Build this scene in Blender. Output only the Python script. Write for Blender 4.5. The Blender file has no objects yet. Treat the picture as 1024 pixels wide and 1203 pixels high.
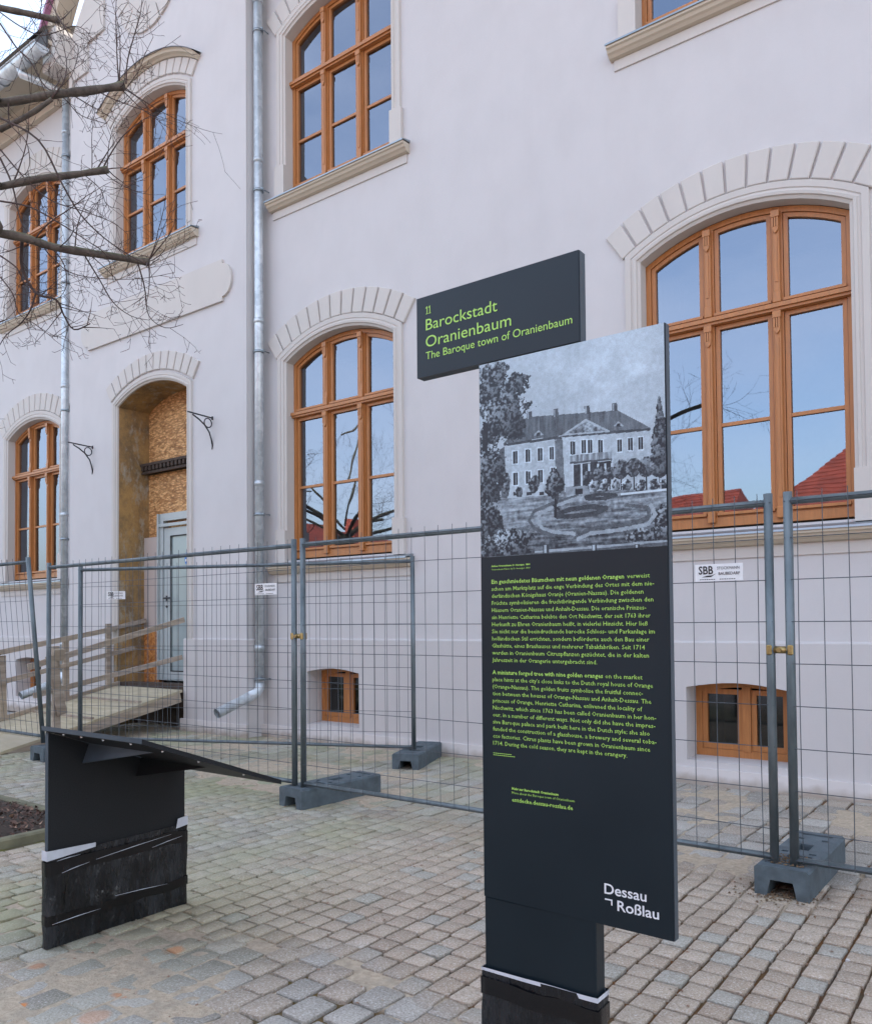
import bpy, bmesh, math, random
import numpy as np
from mathutils import Vector, Matrix, noise, Euler
from mathutils.geometry import delaunay_2d_cdt
random.seed(11)
R_ = math.radians
scn = bpy.context.scene
COL = scn.collection

# ------------------------------------------------------------------ camera
cam = bpy.data.cameras.new('camera'); camo = bpy.data.objects.new('camera', cam); COL.objects.link(camo)
F, YAW, PITCH, ROLL = 956.95, R_(36.447), R_(1.4602), R_(-0.4836)
f_ = Vector((-math.sin(YAW)*math.cos(PITCH), math.cos(YAW)*math.cos(PITCH), math.sin(PITCH)))
r_ = Vector((math.cos(YAW), math.sin(YAW), 0)); u_ = r_.cross(f_)
c_, s_ = math.cos(ROLL), math.sin(ROLL)
rr = c_*r_ + s_*u_; uu = -s_*r_ + c_*u_
camo.matrix_world = Matrix(((rr.x, uu.x, -f_.x, 0), (rr.y, uu.y, -f_.y, 0), (rr.z, uu.z, -f_.z, 1.3), (0, 0, 0, 1)))
cam.sensor_fit = 'HORIZONTAL'; cam.sensor_width = 36; cam.lens = F/1024*36
cam.shift_y = (706.97-601.5)/1024
cam.clip_start = 0.05; cam.clip_end = 2000
scn.camera = camo
CAMP = Vector((0, 0, 1.3))

# ------------------------------------------------------------------ sky, sun, exposure
SUN_EL, SUN_AZ = R_(24), R_(15)
world = bpy.data.worlds.new('World'); scn.world = world; world.use_nodes = True
nt = world.node_tree; nt.nodes.clear()
wo = nt.nodes.new('ShaderNodeOutputWorld'); bg = nt.nodes.new('ShaderNodeBackground')
sky = nt.nodes.new('ShaderNodeTexSky'); sky.sky_type = 'NISHITA'; sky.sun_disc = False
sky.sun_elevation = SUN_EL; sky.sun_rotation = SUN_AZ; sky.air_density = 1.0; sky.dust_density = 3.6; sky.ozone_density = 1.0
tc = nt.nodes.new('ShaderNodeTexCoord'); mp = nt.nodes.new('ShaderNodeMapping'); mp.inputs['Scale'].default_value = (1.2, 1.2, 3.0)
nz = nt.nodes.new('ShaderNodeTexNoise'); nz.inputs['Scale'].default_value = 1.6; nz.inputs['Detail'].default_value = 6; nz.inputs['Roughness'].default_value = .55
cr = nt.nodes.new('ShaderNodeMapRange'); cr.inputs[1].default_value = .38; cr.inputs[2].default_value = .72; cr.inputs[3].default_value = .12; cr.inputs[4].default_value = .58
mx = nt.nodes.new('ShaderNodeMix'); mx.data_type = 'RGBA'; mx.inputs[7].default_value = (4.6, 4.75, 5.2, 1)
L = nt.links.new
L(tc.outputs['Generated'], mp.inputs[0]); L(mp.outputs[0], nz.inputs['Vector']); L(nz.outputs[0], cr.inputs[0]); L(cr.outputs[0], mx.inputs[0])
L(sky.outputs[0], mx.inputs[6]); L(mx.outputs[2], bg.inputs[0]); bg.inputs[1].default_value = 0.12
L(bg.outputs[0], wo.inputs[0])
sun = bpy.data.lights.new('sun', 'SUN'); sun.energy = 2.0; sun.angle = R_(2.5); sun.color = (1, .93, .84)
suno = bpy.data.objects.new('sun', sun); COL.objects.link(suno)
sd = Vector((math.sin(SUN_AZ)*math.cos(SUN_EL), math.cos(SUN_AZ)*math.cos(SUN_EL), math.sin(SUN_EL)))
suno.rotation_euler = sd.to_track_quat('Z', 'Y').to_euler(); suno.location = (0, 30, 30)
scn.view_settings.view_transform = 'Standard'; scn.view_settings.look = 'None'
scn.view_settings.gamma = 1; scn.view_settings.use_curve_mapping = False
scn.view_settings.exposure = 2.38

# ------------------------------------------------------------------ materials
def lin(r, g, b):
    return tuple((v/255/12.92 if v <= 10 else ((v/255+.055)/1.055)**2.4) for v in (r, g, b)) + (1,)
class NT:
    def __init__(s, name):
        s.m = bpy.data.materials.new(name); s.m.use_nodes = True; s.t = s.m.node_tree
        s.b = s.t.nodes['Principled BSDF']; s.out = s.t.nodes['Material Output']
    def n(s, typ, **kw):
        x = s.t.nodes.new(typ)
        for k, v in kw.items(): setattr(x, k, v)
        return x
    def l(s, a, b): s.t.links.new(a, b)
    def pos(s): return s.n('ShaderNodeNewGeometry').outputs['Position']
    def noise(s, scale, detail=4, rough=.5, vec=None, stretch=None):
        x = s.n('ShaderNodeTexNoise'); x.inputs['Scale'].default_value = scale; x.inputs['Detail'].default_value = detail; x.inputs['Roughness'].default_value = rough
        v = vec or s.pos()
        if stretch:
            m = s.n('ShaderNodeMapping'); m.inputs['Scale'].default_value = stretch; s.l(v, m.inputs[0]); v = m.outputs[0]
        s.l(v, x.inputs['Vector']); return x.outputs[0]
    def rng(s, v, a, b, c=0, d=1, clamp=True):
        x = s.n('ShaderNodeMapRange'); x.clamp = clamp
        for i, q in enumerate((a, b, c, d)): x.inputs[i+1].default_value = q
        s.l(v, x.inputs[0]); return x.outputs[0]
    def mix(s, f, a, b, mode='MIX'):
        x = s.n('ShaderNodeMix', data_type='RGBA', blend_type=mode)
        for sock, v in ((0, f), (6, a), (7, b)):
            if isinstance(v, (int, float)): x.inputs[sock].default_value = v
            elif isinstance(v, tuple): x.inputs[sock].default_value = v
            else: s.l(v, x.inputs[sock])
        return x.outputs[2]
    def math(s, op, a, b=0.0):
        x = s.n('ShaderNodeMath', operation=op)
        for i, v in enumerate((a, b)):
            if isinstance(v, (int, float)): x.inputs[i].default_value = v
            else: s.l(v, x.inputs[i])
        return x.outputs[0]
    def bump(s, h, strength=.3, dist=.01):
        x = s.n('ShaderNodeBump'); x.inputs['Strength'].default_value = strength; x.inputs['Distance'].default_value = dist
        s.l(h, x.inputs['Height']); s.l(x.outputs[0], s.b.inputs['Normal'])
    def col(s, c):
        if isinstance(c, tuple): s.b.inputs['Base Color'].default_value = c
        else: s.l(c, s.b.inputs['Base Color'])
    def set(s, rough=.6, metal=0, spec=None):
        s.b.inputs['Roughness'].default_value = rough; s.b.inputs['Metallic'].default_value = metal
        if spec is not None: s.b.inputs['Specular IOR Level'].default_value = spec
        return s.m
def simple(name, c, rough=.6, metal=0, var=.15, vs=6, bump=0, bs=40, stretch=None, spec=None):
    k = NT(name); n1 = k.noise(vs, 5, .6, stretch=stretch)
    dark = tuple(x*(1-var) for x in c[:3])+(1,); lite = tuple(min(1, x*(1+var)) for x in c[:3])+(1,)
    k.col(k.mix(k.rng(n1, .3, .7), dark, lite))
    if bump: k.bump(k.noise(bs, 4, .6, stretch=stretch), bump, .004)
    rg = k.rng(n1, .2, .8, max(0, rough-.08), min(1, rough+.08)); k.l(rg, k.b.inputs['Roughness'])
    m = k.set(rough, metal, spec); return m
M = {}
def render_mat(name, c, c2, bump=.25):
    k = NT(name)
    big = k.noise(.55, 4, .6); mid = k.noise(3.1, 6, .6, stretch=(1, 1, .7)); fine = k.noise(160, 3, .6)
    streak = k.noise(5, 4, .6, stretch=(1, 1, .06))
    a = k.mix(k.rng(big, .3, .7), c, c2)
    b = k.mix(k.rng(mid, .4, .68, 0, .5), a, tuple(x*.9 for x in c[:3])+(1,))
    d = k.mix(k.rng(streak, .55, .8, 0, .12), b, tuple(x*.84 for x in c2[:3])+(1,))
    k.col(k.mix(k.rng(fine, .3, .7, 0, .12), d, tuple(x*.75 for x in c[:3])+(1,)))
    h = k.math('ADD', k.math('MULTIPLY', fine, .5), k.math('MULTIPLY', mid, 2.0)); k.bump(h, bump, .004)
    return k.set(.9, spec=.25)
M['render'] = render_mat('lime_render_pink_white', (.595, .565, .555, 1), (.575, .55, .545, 1))
M['render_wing'] = M['render']
M['plinth'] = render_mat('plinth_render', (.59, .555, .54, 1), (.555, .52, .51, 1), .3)
M['plinth_base'] = render_mat('plinth_base_render', (.70, .65, .63, 1), (.64, .60, .58, 1), .3)


m_ = M['plinth_base']; t_ = m_.node_tree; b_ = t_.nodes['Principled BSDF']; src = b_.inputs['Base Color'].links[0].from_socket; g_ = t_.nodes.new('ShaderNodeNewGeometry'); s_x = t_.nodes.new('ShaderNodeSeparateXYZ'); t_.links.new(g_.outputs['Position'], s_x.inputs[0]); n_ = t_.nodes.new('ShaderNodeTexNoise'); n_.inputs['Scale'].default_value = 9; n_.inputs['Detail'].default_value = 6; t_.links.new(g_.outputs['Position'], n_.inputs['Vector']); ma = t_.nodes.new('ShaderNodeMath'); ma.operation = 'MULTIPLY_ADD'; t_.links.new(n_.outputs[0], ma.inputs[0]); ma.inputs[1].default_value = -.14; t_.links.new(s_x.outputs[2], ma.inputs[2]); mr = t_.nodes.new('ShaderNodeMapRange'); t_.links.new(ma.outputs[0], mr.inputs[0]); mr.inputs[1].default_value = -.06; mr.inputs[2].default_value = .02; mr.inputs[3].default_value = .75; mr.inputs[4].default_value = 0; mi = t_.nodes.new('ShaderNodeMix'); mi.data_type = 'RGBA'; t_.links.new(mr.outputs[0], mi.inputs[0]); t_.links.new(src, mi.inputs[6]); mi.inputs[7].default_value = (.30, .24, .18, 1); t_.links.new(mi.outputs[2], b_.inputs['Base Color'])
M['trim'] = render_mat('stucco_trim', (.59, .545, .505, 1), (.565, .525, .485, 1), .2)
M['trim_cream'] = render_mat('stucco_cream', (.57, .49, .39, 1), (.54, .47, .37, 1), .2)
M['wood'] = simple('window_wood', (.43, .17, .052, 1), .42, var=.14, vs=9, bump=.08, bs=60, stretch=(6, 6, .6))
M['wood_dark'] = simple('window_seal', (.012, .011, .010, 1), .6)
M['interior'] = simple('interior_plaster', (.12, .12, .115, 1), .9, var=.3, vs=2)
M['zinc'] = simple('zinc_flashing', (.30, .34, .37, 1), .38, .8, var=.15, vs=4)
k = NT('galvanised_pipe'); v1 = k.noise(7, 3, .5, stretch=(1, 1, .35)); v2 = k.n('ShaderNodeTexVoronoi'); v2.inputs['Scale'].default_value = 22
k.l(k.pos(), v2.inputs['Vector']); sepc = k.n('ShaderNodeSeparateColor'); k.l(v2.outputs['Color'], sepc.inputs[0])
k.col(k.mix(k.rng(k.math('ADD', v1, k.math('MULTIPLY', sepc.outputs[0], .22)), .4, .9), (.42, .46, .49, 1), (.72, .76, .78, 1)))
M['galv'] = k.set(.42, .45)
k = NT('fence_steel'); v1 = k.noise(9, 4, .6, stretch=(1, 1, .4)); rust = k.noise(30, 4, .6)
k.col(k.mix(k.rng(rust, .66, .8, 0, .5), k.mix(k.rng(v1, .3, .7), (.10, .125, .135, 1), (.20, .235, .25, 1)), (.16, .09, .05, 1)))
M['steel'] = k.set(.5, .55)
M['wire'] = simple('fence_wire', (.10, .115, .13, 1), .5, .5, var=.3, vs=15)
M['brass'] = simple('zinc_yellow_clamp', (.42, .30, .13, 1), .35, .8, var=.25, vs=30)
M['rubber'] = simple('recycled_rubber', (.085, .11, .125, 1), .75, var=.3, vs=14, bump=.5, bs=120)
M['bracket'] = simple('wrought_iron', (.05, .05, .055, 1), .5, .5)
k = NT('panel_anthracite'); n1 = k.noise(2.2, 5, .6); n2 = k.noise(90, 3, .6)
k.col(k.mix(k.rng(n1, .3, .7), (.0035, .010, .0155, 1), (.005, .0135, .020, 1))); k.bump(n2, .05, .001)
k.l(k.rng(n1, .3, .75, .34, .46), k.b.inputs['Roughness']); M['panel'] = k.set(.42, spec=.38)
M['lit_edge'] = simple('lit_edge', (.05, .068, .085, 1), .4, .1)  # paler than the panels: light on their edges put into the colour
k = NT('desk_anthracite'); n1 = k.noise(3, 5, .6); n2 = k.noise(200, 3, .6)
k.col(k.mix(k.rng(n2, .3, .7), k.mix(k.rng(n1, .3, .7), (.0035, .0042, .0055, 1), (.006, .0072, .009, 1)), (.014, .016, .019, 1))); M['desk'] = k.set(.55, spec=.35)
k = NT('black_foil'); n1 = k.noise(7, 5, .7, stretch=(1, 1, .25)); n2 = k.noise(13, 4, .6, stretch=(1.5, 1.5, .35))
k.col(k.mix(k.rng(n1, .50, .78, 0, .8), (.006, .007, .009, 1), (.035, .04, .048, 1))); k.bump(n2, 1.0, .03)  # paler streaks are glints painted into the black foil
k.l(k.rng(n1, .4, .7, .10, .42), k.b.inputs['Roughness']); M['foil'] = k.set(.25)
k = NT('black_tape'); k.col((.003, .003, .004, 1)); k.bump(k.noise(40, 3, .6), .3, .004); M['tape_black'] = k.set(.22)
M['tape_white'] = simple('grey_white_tape', (.55, .57, .62, 1), .45, var=.1, vs=20)
def flat(name, c, rough=.5):
    k = NT(name); n1 = k.noise(60, 2); k.col(k.mix(k.rng(n1, .3, .7, 0, 1), c, tuple(x*.93 for x in c[:3])+(1,))); return k.set(rough)
M['green'] = flat('print_green', (.42, .72, .13, 1)); M['white_print'] = flat('print_white', (.75, .77, .8, 1)); M['black_print'] = flat('print_black', (.02, .015, .015, 1))
M['sign_white'] = flat('sign_white', (.78, .78, .78, 1), .35)
M['blue_print'] = flat('sticker_blue', (.03, .18, .55, 1))
k = NT('picture_print'); at = k.n('ShaderNodeVertexColor', layer_name='ink'); k.col(at.outputs[0]); M['picture'] = k.set(.42)
k = NT('osb_board'); vv = k.n('ShaderNodeTexVoronoi'); vv.inputs['Scale'].default_value = 26; vv.inputs['Randomness'].default_value = 1
mm = k.n('ShaderNodeMapping'); mm.inputs['Scale'].default_value = (.7, 1.0, 2.0); mm.inputs['Rotation'].default_value = (0, .7, 0)
wrp = k.mix(.22, k.pos(), k.noise(9, 3)); 
nn_ = k.n('ShaderNodeTexNoise'); nn_.inputs['Scale'].default_value = 9; k.l(k.pos(), nn_.inputs['Vector'])
wrp = k.mix(.025, k.pos(), nn_.outputs['Color']); k.l(wrp, mm.inputs[0]); k.l(mm.outputs[0], vv.inputs['Vector'])
sc = k.n('ShaderNodeSeparateColor'); k.l(vv.outputs['Color'], sc.inputs[0])
k.col(k.mix(k.rng(vv.outputs['Distance'], .45, .8, 0, .6), k.mix(sc.outputs[0], (.36, .16, .05, 1), (.80, .46, .20, 1)), (.15, .06, .02, 1))); k.bump(sc.outputs[0], .3, .004)
M['osb'] = k.set(.7)
k = NT('osb_board_painted'); n1 = k.noise(3.2, 4, .7)
vv = k.n('ShaderNodeTexVoronoi'); vv.inputs['Scale'].default_value = 34; k.l(k.pos(), vv.inputs['Vector']); sc = k.n('ShaderNodeSeparateColor'); k.l(vv.outputs['Color'], sc.inputs[0])
sx = k.n('ShaderNodeSeparateXYZ'); k.l(k.pos(), sx.inputs[0])
mask = k.math('ADD', k.math('MULTIPLY', n1, .9), k.rng(sx.outputs[2], .6, 1.5, -.45, .28))
k.col(k.mix(k.rng(mask, .42, .5), k.mix(sc.outputs[0], (.32, .11, .025, 1), (.62, .27, .08, 1)), (.50, .42, .38, 1))); M['osb_paint'] = k.set(.75)
k = NT('raw_jamb_plaster'); n1 = k.noise(3.2, 6, .7); n2 = k.noise(6, 6, .75, stretch=(1, 1, .5)); n3 = k.noise(30, 3)
a = k.mix(k.rng(n1, .38, .62), (.20, .13, .065, 1), (.42, .25, .09, 1)); a = k.mix(k.rng(n2, .52, .66, 0, .85), a, (.38, .35, .28, 1)); a = k.mix(k.rng(n2, .25, .4, .5, 0), a, (.12, .115, .08, 1))
k.col(a); k.bump(k.math('ADD', n2, k.math('MULTIPLY', n3, .3)), .7, .02); M['jamb'] = k.set(.9)
M['door'] = simple('door_white', (.42, .46, .455, 1), .35, var=.05)
M['door_panel'] = simple('door_panel_glass', (.31, .37, .37, 1), .12, var=.08, vs=2)
M['beam'] = simple('old_dark_beam', (.055, .035, .025, 1), .8, var=.4, vs=18, bump=.4)
k = NT('weathered_timber'); n1 = k.noise(10, 5, .65, stretch=(1, .25, 2)); n2 = k.noise(2, 3)
k.col(k.mix(k.rng(n2, .35, .7), k.mix(k.rng(n1, .3, .7), (.22, .17, .135, 1), (.44, .37, .31, 1)), k.mix(k.rng(n1, .3, .7), (.28, .22, .15, 1), (.46, .38, .29, 1)))); k.bump(n1, .5, .01)
M['timber'] = k.set(.8)
k = NT('ramp_deck_wood'); n1 = k.noise(9, 5, .65, stretch=(.3, 1.4, 1)); n2 = k.noise(1.8, 4)
k.col(k.mix(k.rng(n2, .35, .7), k.mix(k.rng(n1, .3, .7), (.34, .28, .17, 1), (.58, .50, .35, 1)), (.40, .35, .26, 1))); k.bump(n1, .4, .01); M['deck'] = k.set(.8)
M['bark'] = None
k = NT('bark_mossy'); n1 = k.noise(14, 5, .7); n2 = k.noise(3, 4)
sx = k.n('ShaderNodeSeparateXYZ'); k.l(k.n('ShaderNodeNewGeometry').outputs['Normal'], sx.inputs[0])
mo = k.math('ADD', k.rng(sx.outputs[2], -.2, .9, 0, .5), k.math('MULTIPLY', n2, .6))
k.col(k.mix(k.rng(mo, .5, .8), k.mix(k.rng(n1, .3, .7), (.045, .034, .028, 1), (.15, .12, .095, 1)), k.mix(k.rng(n1, .3, .7), (.06, .07, .03, 1), (.17, .175, .085, 1)))); k.bump(n1, .8, .01); M['bark'] = k.set(.9)
M['twig'] = simple('twig_bark', (.06, .036, .030, 1), .8, var=.35, vs=10)
M['roof_red'] = simple('clay_tile_red', (.27, .055, .035, 1), .75, var=.3, vs=3)
M['roof_grey'] = simple('slate_roof', (.10, .10, .11, 1), .7, var=.2)
M['gable_metal'] = simple('gable_flashing_mauve', (.34, .14, .24, 1), .5, .1)
M['gutter_shadow'] = simple('eave_soffit', (.06, .06, .06, 1), .8)  # near-black: the shadow below the gutter put into the colour
M['house_wall'] = simple('house_render', (.42, .38, .32, 1), .9)
k = NT('window_glass'); k.t.nodes.remove(k.b); gl = k.n('ShaderNodeBsdfGlossy'); gl.inputs['Roughness'].default_value = .012; gl.inputs['Color'].default_value = (.58, .65, .78, 1)
tr = k.n('ShaderNodeBsdfTransparent'); tr.inputs['Color'].default_value = (.62, .68, .68, 1)
fr = k.n('ShaderNodeFresnel'); fr.inputs['IOR'].default_value = 1.5
fac = k.rng(fr.outputs[0], 0, 1, .27, 1.0)
ms = k.n('ShaderNodeMixShader'); k.l(fac, ms.inputs[0]); k.l(tr.outputs[0], ms.inputs[1]); k.l(gl.outputs[0], ms.inputs[2]); k.l(ms.outputs[0], k.out.inputs[0])
bn = k.n('ShaderNodeBump'); bn.inputs['Strength'].default_value = .10; bn.inputs['Distance'].default_value = .01; k.l(k.noise(2.2, 1), bn.inputs['Height']); k.l(bn.outputs[0], gl.inputs['Normal'])
M['glass'] = k.m
k = NT('cellar_glass'); k.t.nodes.remove(k.b); gl = k.n('ShaderNodeBsdfGlossy'); gl.inputs['Roughness'].default_value = .05
tr = k.n('ShaderNodeBsdfTransparent'); tr.inputs['Color'].default_value = (.4, .42, .42, 1)
ms = k.n('ShaderNodeMixShader'); ms.inputs[0].default_value = .10; k.l(tr.outputs[0], ms.inputs[1]); k.l(gl.outputs[0], ms.inputs[2]); k.l(ms.outputs[0], k.out.inputs[0]); M['glass_cellar'] = k.m

# paving stone material
k = NT('paving_setts'); p = k.pos(); sx = k.n('ShaderNodeSeparateXYZ'); k.l(p, sx.inputs[0])
at = k.n('ShaderNodeAttribute', attribute_name='tone'); oi = k.n('ShaderNodeObjectInfo')
tone = k.math('FRACT', k.math('ADD', at.outputs['Fac'], oi.outputs['Random'])); t2 = k.math('FRACT', k.math('MULTIPLY', tone, 7.31))
big = k.noise(.8, 4, .6); mid = k.noise(5, 4, .6); grain = k.noise(120, 4, .8); grain2 = k.noise(480, 2, .6)
beige = k.mix(tone, (.40, .315, .235, 1), (.51, .42, .325, 1)); beige = k.mix(k.math('GREATER_THAN', t2, .9), beige, (.40, .37, .31, 1))
gran = k.mix(tone, (.29, .265, .225, 1), (.45, .42, .37, 1)); gran = k.mix(k.math('GREATER_THAN', t2, .66), gran, (.40, .335, .265, 1))
# granite zone: near left ground, and behind the fence
zz = k.math('ADD', k.math('MULTIPLY', k.math('ABSOLUTE', k.math('ADD', sx.outputs[0], 2.2)), .28), sx.outputs[1]); zz = k.math('ADD', zz, k.math('MULTIPLY', big, .5))
g1 = k.math('MULTIPLY', k.rng(zz, 2.75, 2.55), k.rng(sx.outputs[0], -1.15, -1.4)); g2 = k.rng(sx.outputs[1], 4.25, 4.4); gm = k.math('MAXIMUM', g1, g2)
g3 = k.rng(k.math('ADD', sx.outputs[0], k.math('MULTIPLY', big, 1.6)), -3.1, -2.1, .85, 0); g3 = k.math('MULTIPLY', g3, k.rng(sx.outputs[1], 2.2, 3.1)); gm = k.math('MAXIMUM', gm, g3)
c = k.mix(gm, beige, gran); c = k.mix(k.rng(mid, .35, .7, 0, .6), c, k.mix(.45, c, (.20, .165, .13, 1)))
c = k.mix(k.math('MULTIPLY', k.rng(grain, .54, .66), .6), c, (.78, .77, .75, 1)); c = k.mix(k.math('MULTIPLY', k.rng(grain, .34, .46, 1, 0), .6), c, (.06, .06, .065, 1))
# pale green lichen on the left part
lich = k.math('MULTIPLY', k.rng(sx.outputs[0], -2.2, -3.6), k.rng(big, .38, .62, 0, .65)); c = k.mix(lich, c, (.33, .34, .19, 1))
# orange marking paint blotches and white chalk scrapes
def spot(c, x, y, r, colr, amt):
    vm = k.n('ShaderNodeVectorMath', operation='DISTANCE'); k.l(p, vm.inputs[0]); vm.inputs[1].default_value = (x, y, 0)
    m = k.rng(k.math('ADD', vm.outputs['Value'], k.math('MULTIPLY', k.math('SUBTRACT', mid, .5), .10)), r, r*.55, 0, amt)
    return k.mix(m, c, colr)
for x, y, r, a in ((-2.83, 1.42, .030, .9), (-2.62, 1.68, .05, .6), (-2.83, 1.85, .06, .55), (-2.8, 2.02, .05, .5), (-2.55, 1.52, .05, .35), (-3.1, 1.62, .05, .5), (-2.0, 1.75, .03, .5)):
    c = spot(c, x, y, r, (.60, .22, .06, 1), a)
for x, y, r in ((-.62, 3.45, .012), (-.70, 4.0, .014), (-.38, 4.45, .016), (-1.06, 3.1, .012)):
    c = spot(c, x, y, r, (.62, .62, .62, 1), .75)
k.col(c); k.bump(k.math('ADD', k.math('MULTIPLY', grain, 1.0), k.math('MULTIPLY', mid, 1.2)), .55, .006); M['sett'] = k.set(.85, spec=.3)
# joint / sand
k = NT('joint_sand_and_moss'); at = k.n('ShaderNodeAttribute', attribute_name='sand'); p = k.pos(); n1 = k.noise(2.2, 5, .65); n2 = k.noise(40, 4, .7); n3 = k.noise(11, 4)
sxj = k.n('ShaderNodeSeparateXYZ'); k.l(p, sxj.inputs[0]); xl = k.rng(sxj.outputs[0], -1.6, -3.0); moss = k.mix(xl, k.mix(k.rng(n3, .4, .62), (.17, .075, .022, 1), (.10, .07, .03, 1)), k.mix(k.rng(n3, .4, .62), (.16, .165, .03, 1), (.10, .085, .03, 1))); dirt = k.mix(k.rng(n3, .3, .7), (.06, .045, .03, 1), (.14, .11, .08, 1)); low = k.mix(k.rng(n1, .36, .52), dirt, moss)
snd = k.mix(k.rng(n2, .3, .7), (.38, .30, .215, 1), (.60, .50, .37, 1)); snd = k.mix(k.rng(n3, .45, .75, 0, .6), snd, (.32, .28, .22, 1))
k.col(k.mix(at.outputs['Fac'], low, snd)); k.bump(k.math('ADD', n2, k.noise(110, 3, .7)), 1.0, .008); M['joint'] = k.set(.95)
M['soil'] = simple('garden_soil', (.05, .035, .025, 1), .95, var=.4, vs=12, bump=.8)
M['leaf'] = simple('dead_leaves', (.085, .048, .035, 1), .8, var=.7, vs=9)
M['leaf_pale'] = simple('dead_leaves_pale', (.25, .16, .11, 1), .8, var=.5, vs=9)
M['kerb'] = simple('mossy_kerb', (.17, .16, .10, 1), .9, var=.35, vs=6, bump=.6)
M['ground'] = simple('town_ground', (.30, .28, .26, 1), .9, var=.2, vs=1)
M['weed'] = simple('weed_green', (.10, .16, .03, 1), .7)
M['joint_grit'] = simple('grit', (.34, .29, .22, 1), .9, var=.5, vs=30)
M['debris'] = simple('debris_brown', (.14, .09, .05, 1), .9, var=.6, vs=60)

# ------------------------------------------------------------------ mesh helpers
class MB:
    def __init__(s): s.v = []; s.f = []; s.sm = []
    def add(s, vs, fs, smooth=False):
        o = len(s.v); s.v += [tuple(v) for v in vs]; s.f += [tuple(i+o for i in f) for f in fs]; s.sm += [smooth]*len(fs); return s
    def box(s, x0, x1, y0, y1, z0, z1):
        vs = [(x, y, z) for z in (z0, z1) for y in (y0, y1) for x in (x0, x1)]
        return s.add(vs, [(0, 2, 3, 1), (4, 5, 7, 6), (0, 1, 5, 4), (2, 6, 7, 3), (0, 4, 6, 2), (1, 3, 7, 5)])
    def bevbox(s, x0, x1, y0, y1, z0, z1, b=.004):
        bm = bmesh.new(); bmesh.ops.create_cube(bm, size=1)
        for v in bm.verts: v.co = Vector(((x0+x1)/2+v.co.x*(x1-x0), (y0+y1)/2+v.co.y*(y1-y0), (z0+z1)/2+v.co.z*(z1-z0)))
        bmesh.ops.bevel(bm, geom=bm.edges[:], offset=b, segments=1, affect='EDGES')
        bm.verts.index_update(); s.add([v.co[:] for v in bm.verts], [[v.index for v in f.verts] for f in bm.faces]); bm.free(); return s
    def beam(s, a, b, w, h, up=(0, 0, 1)):
        a, b = Vector(a), Vector(b); d = (b-a).normalized(); upv = Vector(up); side = d.cross(upv).normalized(); u2 = side.cross(d).normalized()
        vs = [p + side*sx*w/2 + u2*sz*h/2 for p in (a, b) for sz in (-1, 1) for sx in (-1, 1)]
        return s.add(vs, [(0, 1, 3, 2), (4, 6, 7, 5), (0, 4, 5, 1), (2, 3, 7, 6), (0, 2, 6, 4), (1, 5, 7, 3)])
    def tube(s, pts, rad, n=8, cap=True, smooth=True):
        pts = [Vector(p) for p in pts]; k = len(pts); rads = rad if isinstance(rad, (list, tuple)) else [rad]*k
        o = len(s.v); ref = None
        for i, p in enumerate(pts):
            d = (pts[min(i+1, k-1)]-pts[max(i-1, 0)])
            d = d.normalized() if d.length > 1e-9 else Vector((0, 0, 1))
            if ref is None: ref = Vector((1, 0, 0)) if abs(d.x) < .8 else Vector((0, 1, 0))
            a = (ref-d*ref.dot(d)); a = a.normalized() if a.length > 1e-6 else d.orthogonal().normalized(); b = d.cross(a); ref = a
            for j in range(n):
                t = 2*math.pi*j/n; s.v.append(tuple(p+(a*math.cos(t)+b*math.sin(t))*rads[i]))
        for i in range(k-1):
            for j in range(n):
                s.f.append((o+i*n+j, o+i*n+(j+1) % n, o+(i+1)*n+(j+1) % n, o+(i+1)*n+j)); s.sm.append(smooth)
        if cap:
            s.f.append(tuple(o+j for j in reversed(range(n)))); s.sm.append(False); s.f.append(tuple(o+(k-1)*n+j for j in range(n))); s.sm.append(False)
        return s
    def prism(s, poly, y0, y1):   # poly in xz counter-clockwise seen from -y, extruded along y
        n = len(poly); vs = [(x, y0, z) for x, z in poly]+[(x, y1, z) for x, z in poly]
        fs = [tuple(range(n)), tuple(reversed(range(n, 2*n)))]+[(i, i+n, (i+1) % n+n, (i+1) % n) for i in range(n)]
        return s.add(vs, fs)
    def ring(s, outer, inner, y0, y1, bev=0.0):  # frame between two outlines with equal point counts
        n = len(outer); vs = []
        for poly, y in ((outer, y0), (inner, y0), (outer, y1), (inner, y1)): vs += [(x, y, z) for x, z in poly]
        fs = []
        for i in range(n):
            j = (i+1) % n
            fs += [(i, j, n+j, n+i), (2*n+j, 2*n+i, 3*n+i, 3*n+j), (n+i, n+j, 3*n+j, 3*n+i), (j, i, 2*n+i, 2*n+j)]
        return s.add(vs, fs)
    def sheet_holes(s, outer, holes, y, plane='xz'):  # flat sheet with holes
        vs = [Vector(p) for p in outer]; fc = [list(range(len(outer)))]
        for h in holes:
            o = len(vs); vs += [Vector(p) for p in h]; fc.append(list(range(o, o+len(h))))
        ed = []
        for f in fc: ed += [(f[i], f[(i+1) % len(f)]) for i in range(len(f))]
        rv, re, rf, *_ = delaunay_2d_cdt(vs, ed, [], 1, 1e-6)
        def inside(p, poly):
            c = False; j = len(poly)-1
            for i in range(len(poly)):
                xi, yi = poly[i]; xj, yj = poly[j]
                if (yi > p[1]) != (yj > p[1]) and p[0] < (xj-xi)*(p[1]-yi)/(yj-yi)+xi: c = not c
                j = i
            return c
        out = []
        for f in rf:
            c = sum((rv[i] for i in f), Vector((0, 0)))/len(f)
            if inside(c, outer) and not any(inside(c, h) for h in holes): out.append(f)
        if plane == 'xz': return s.add([(v.x, y, v.y) for v in rv], out)
        return s.add([(v.x, v.y, y) for v in rv], out)
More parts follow.
